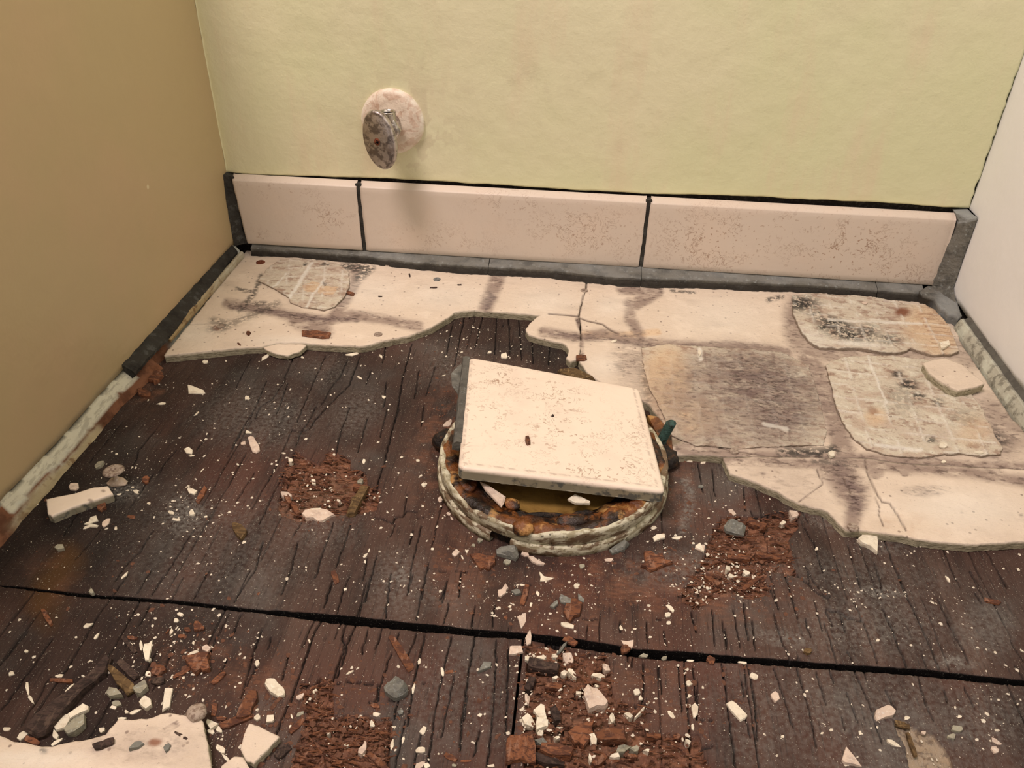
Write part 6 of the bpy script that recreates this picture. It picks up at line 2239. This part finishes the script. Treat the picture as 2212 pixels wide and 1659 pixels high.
cnt = {}
for o, l, rg, lb in AUTO: cnt.setdefault(l, []).append(o)
for o, l, rg, lb in AUTO:
    if len(cnt[l]) > 1:
        k = cnt[l]
        if len(k) == 2:
            a_, b_2 = k
            if abs(a_['_o'][0]-b_2['_o'][0]) > .003:
                first = a_ if a_['_o'][0] < b_2['_o'][0] else b_2
                o['label'] = l+(', left one' if o is first else ', right one')
            else:
                first = a_ if a_['_o'][1] > b_2['_o'][1] else b_2
                o['label'] = l+(', rear one' if o is first else ', front one')
        else:
            o['group'] = lb.split()[0]+' '+o.name.split('.')[0].replace('_', ' ')+'s '+rg

for k, (pl, hh, lab) in enumerate(ROCKS):
    wz = F(parse(pl), hh*.6)[:, :2]
    if np.sum(wz[:, 0]*np.roll(wz[:, 1], -1)-np.roll(wz[:, 0], -1)*wz[:, 1]) < 0: wz = wz[::-1]
    V, fs = chip_mesh(wz, 0.0, hh, 70+k, tilt=.3, inset=.30)
    tag(link_mesh('mortar_lump', V, fs, 's'), lab, 'mortar')

# bits lying on the loose tile
for (px, py, L, W, ang, kd, lab) in ((1140, 953, 18, 11, 80, 'w', 'small red-brown wood crumb lying on the loose tile'), (1194, 899, 7, 6, 0, 'd', 'tiny dark speck of grit on the middle of the loose tile')):
    d = ray(np.array([px, py], float)); t0 = ((cor[0]-CAM)@nrm)/(d@nrm); c0 = CAM+t0*d
    r = np.random.default_rng(int(px))
    ol = outline_px(px, py, L, W, ang, 'w', r)
    wz = np.array([CAM+ray(q_)*(((cor[0]-CAM)@nrm)/(ray(q_)@nrm)) for q_ in ol])
    if np.sum(wz[:, 0]*np.roll(wz[:, 1], -1)-np.roll(wz[:, 0], -1)*wz[:, 1]) < 0: wz = wz[::-1]
    V, fs = chip_mesh(wz[:, :2], wz[:, 2], .002 if L > 10 else .001, 3)
    tag(link_mesh('wood_crumb', V, fs, kd), lab, 'crumb')

# ------------------------------------------------------------------ fine crumbs (nobody could count them)


def crumbs(name, n, spots, mat, smin, smax, label, cat, seed, z=0.0, xr=(.0, .77), yr=(-.75, -.02), bg=.0):
    r = np.random.default_rng(seed)
    pts = []
    w = np.array([s[4] for s in spots], float); w /= w.sum()
    ids = r.choice(len(spots), n, p=w)
    g = r.normal(0, 1, (n, 2))
    px = np.array([spots[i][0]+spots[i][2]*g[k, 0] for k, i in enumerate(ids)])
    py = np.array([spots[i][1]+spots[i][3]*g[k, 1] for k, i in enumerate(ids)])
    W = F(np.column_stack([px, py]), z)[:, :2]
    m = (W[:, 0] > xr[0]) & (W[:, 0] < xr[1]) & (W[:, 1] > yr[0]) & (W[:, 1] < yr[1])
    # not on the boards, not in the flange
    m &= np.hypot(W[:, 0]-FC[0], W[:, 1]-FC[1]) > .090
    for poly in (A_poly, B_poly, C_poly):
        m &= ~inside(px, py, np.array(poly))
    m &= py > 560
    # nothing hovers over the open seam between the sheets
    m &= ~((W[:, 1] > seam_front(W[:, 0])-.0004) & (W[:, 1] < seam_back(W[:, 0])+.0004))
    m &= ~((np.abs(W[:, 0]-XJ) < .0012) & (W[:, 1] < seam_front(W[:, 0])))
    W = W[m]; n = len(W)
    s = smin+(smax-smin)*r.random(n)**4.2
    asp = r.uniform(.4, 1, n); th_ = r.uniform(0, np.pi, n)
    K = np.array([(1, 0, 0), (.3, .8, 0), (-.7, .5, 0), (-.8, -.5, 0), (.2, -.9, 0), (.1, .05, .7)])
    K = K[None]*np.ones((n, 1, 1))+r.uniform(-.18, .18, (n, 6, 3))*np.array([1, 1, .3])
    K[..., 2] = np.where(np.arange(6)[None] == 5, np.abs(K[..., 2]), K[..., 2]*0-.1)
    K[..., 1] *= asp[:, None]
    c, sn = np.cos(th_), np.sin(th_)
    X = K[..., 0]*c[:, None]-K[..., 1]*sn[:, None]; Y = K[..., 0]*sn[:, None]+K[..., 1]*c[:, None]
    V = np.stack([X*s[:, None]+W[:, :1], Y*s[:, None]+W[:, 1:], K[..., 2]*s[:, None]+z], -1).reshape(-1, 3)
    f = np.array([(0, 1, 5), (1, 2, 5), (2, 3, 5), (3, 4, 5), (4, 0, 5)])
    fs = (f[None]+(np.arange(n)*6)[:, None, None]).reshape(-1, 3)
    o = link_mesh(name, V, fs, mat)
    return tag(o, label, cat, None, 'stuff')


PALE = [(560, 880, 150, 60, 1.2), (420, 1050, 130, 80, 1.5), (420, 1110, 45, 40, .6), (300, 1000, 120, 60, .6), (640, 830, 200, 40, 1.0), (880, 760, 110, 25, .8), (1010, 740, 45, 30, .8), (1140, 735, 50, 40, 1.0), (1150, 775, 70, 20, .5),
        (860, 1000, 120, 90, .7), (900, 1200, 120, 80, .9), (700, 1070, 70, 45, .9), (560, 1180, 120, 70, .6), (300, 1240, 160, 60, .5), (1340, 1240, 140, 40, 2.0), (1450, 1270, 120, 40, 1.8), (1560, 1240, 70, 40, 1.3), (1600, 1010, 35, 35, .7),
        (1180, 1310, 110, 40, 1.3), (1530, 1140, 60, 60, .8), (1700, 1300, 160, 60, .9), (1900, 1280, 110, 12, .9), (1870, 1200, 120, 18, .7), (2000, 1340, 140, 60, .7), (1700, 1390, 120, 20, .5), (1350, 1400, 150, 16, .5),
        (400, 1360, 110, 45, 1.0), (330, 1440, 110, 60, .9), (200, 1420, 140, 60, .5), (700, 1400, 200, 50, .5), (780, 1540, 160, 70, .8), (1000, 1480, 60, 100, .6), (1130, 1500, 10, 90, .5), (1200, 1490, 60, 70, 1.0), (1330, 1530, 90, 80, 1.4), (1480, 1500, 40, 90, .8),
        (1680, 1500, 110, 80, .7), (1850, 1560, 120, 60, .6), (2080, 1560, 90, 70, .7), (2150, 1480, 60, 50, .3), (480, 1560, 40, 50, .5), (260, 1050, 40, 25, .6), (950, 1080, 40, 70, .4), (1480, 1180, 50, 40, .6), (1880, 1165, 40, 10, .3), (700, 1240, 250, 40, .5)]
BROWN = [(1480, 1270, 160, 40, 2), (1340, 1255, 130, 40, 1.5), (960, 960, 30, 90, .8), (1600, 1200, 60, 60, 1), (780, 1560, 90, 60, 2), (1300, 1550, 120, 60, 2), (1220, 1480, 70, 60, 1.2), (700, 1080, 60, 40, 1.2), (440, 1430, 70, 40, 1), (580, 1530, 60, 60, 1), (1000, 1230, 50, 50, .7), (1470, 1090, 30, 70, .6), (1500, 1480, 80, 70, .8), (200, 1200, 150, 80, .3)]
crumbs('plaster_crumbs', 5200, PALE, 'dustspeck', .0003, .0017, 'fine cream plaster crumbs sprinkled over all the plywood', 'crumbs', 5)
crumbs('wood_crumbs', 3600, BROWN, 'crumbbrown', .0005, .0026, 'fine rusty wood crumbs in and around the rotted patches', 'crumbs', 6)


def fibres(n, polys, seed):
    r = np.random.default_rng(seed)
    V = []; fs = []
    per = n//len(polys)
    for pl in polys:
        P = parse(pl); lo = P.min(0); hi = P.max(0); k = 0; tries = 0
        while k < per and tries < per*20:
            tries += 1
            q = r.uniform(lo, hi)
            if q[1] > 1760 or not inside(np.array([q[0]]), np.array([q[1]]), P)[0]: continue
            c = F(q, -.002); a = r.normal(0, .35); L = r.uniform(.003, .012); w = r.uniform(.0003, .0009); z = r.uniform(-.0018, .0006)
            d = np.array([math.cos(a), math.sin(a), r.normal(0, .10)]); s_ = np.array([-d[1], d[0], 0])
            b = len(V)
            e0 = c-d*L/2; e1 = c+d*L/2; e0[2] += .002+z; e1[2] += .002+z
            V += [e0-s_*w, e0+s_*w, e1+s_*w*.6, e1-s_*w*.6, (e0+e1)/2+np.array([0, 0, w*1.6])]
            fs += [(b, b+3, b+4), (b+3, b+2, b+4), (b+2, b+1, b+4), (b+1, b, b+4)]
            k += 1
    o = link_mesh('wood_fibres', np.array(V), fs, 'w')
    tag(o, 'loose reddish wood fibres in the rotted patches of the plywood', 'fibres', None, 'stuff')


fibres(900, ROT['rot'], 8)
for o in list(bpy.data.objects):
    if '_o' in o: del o['_o']
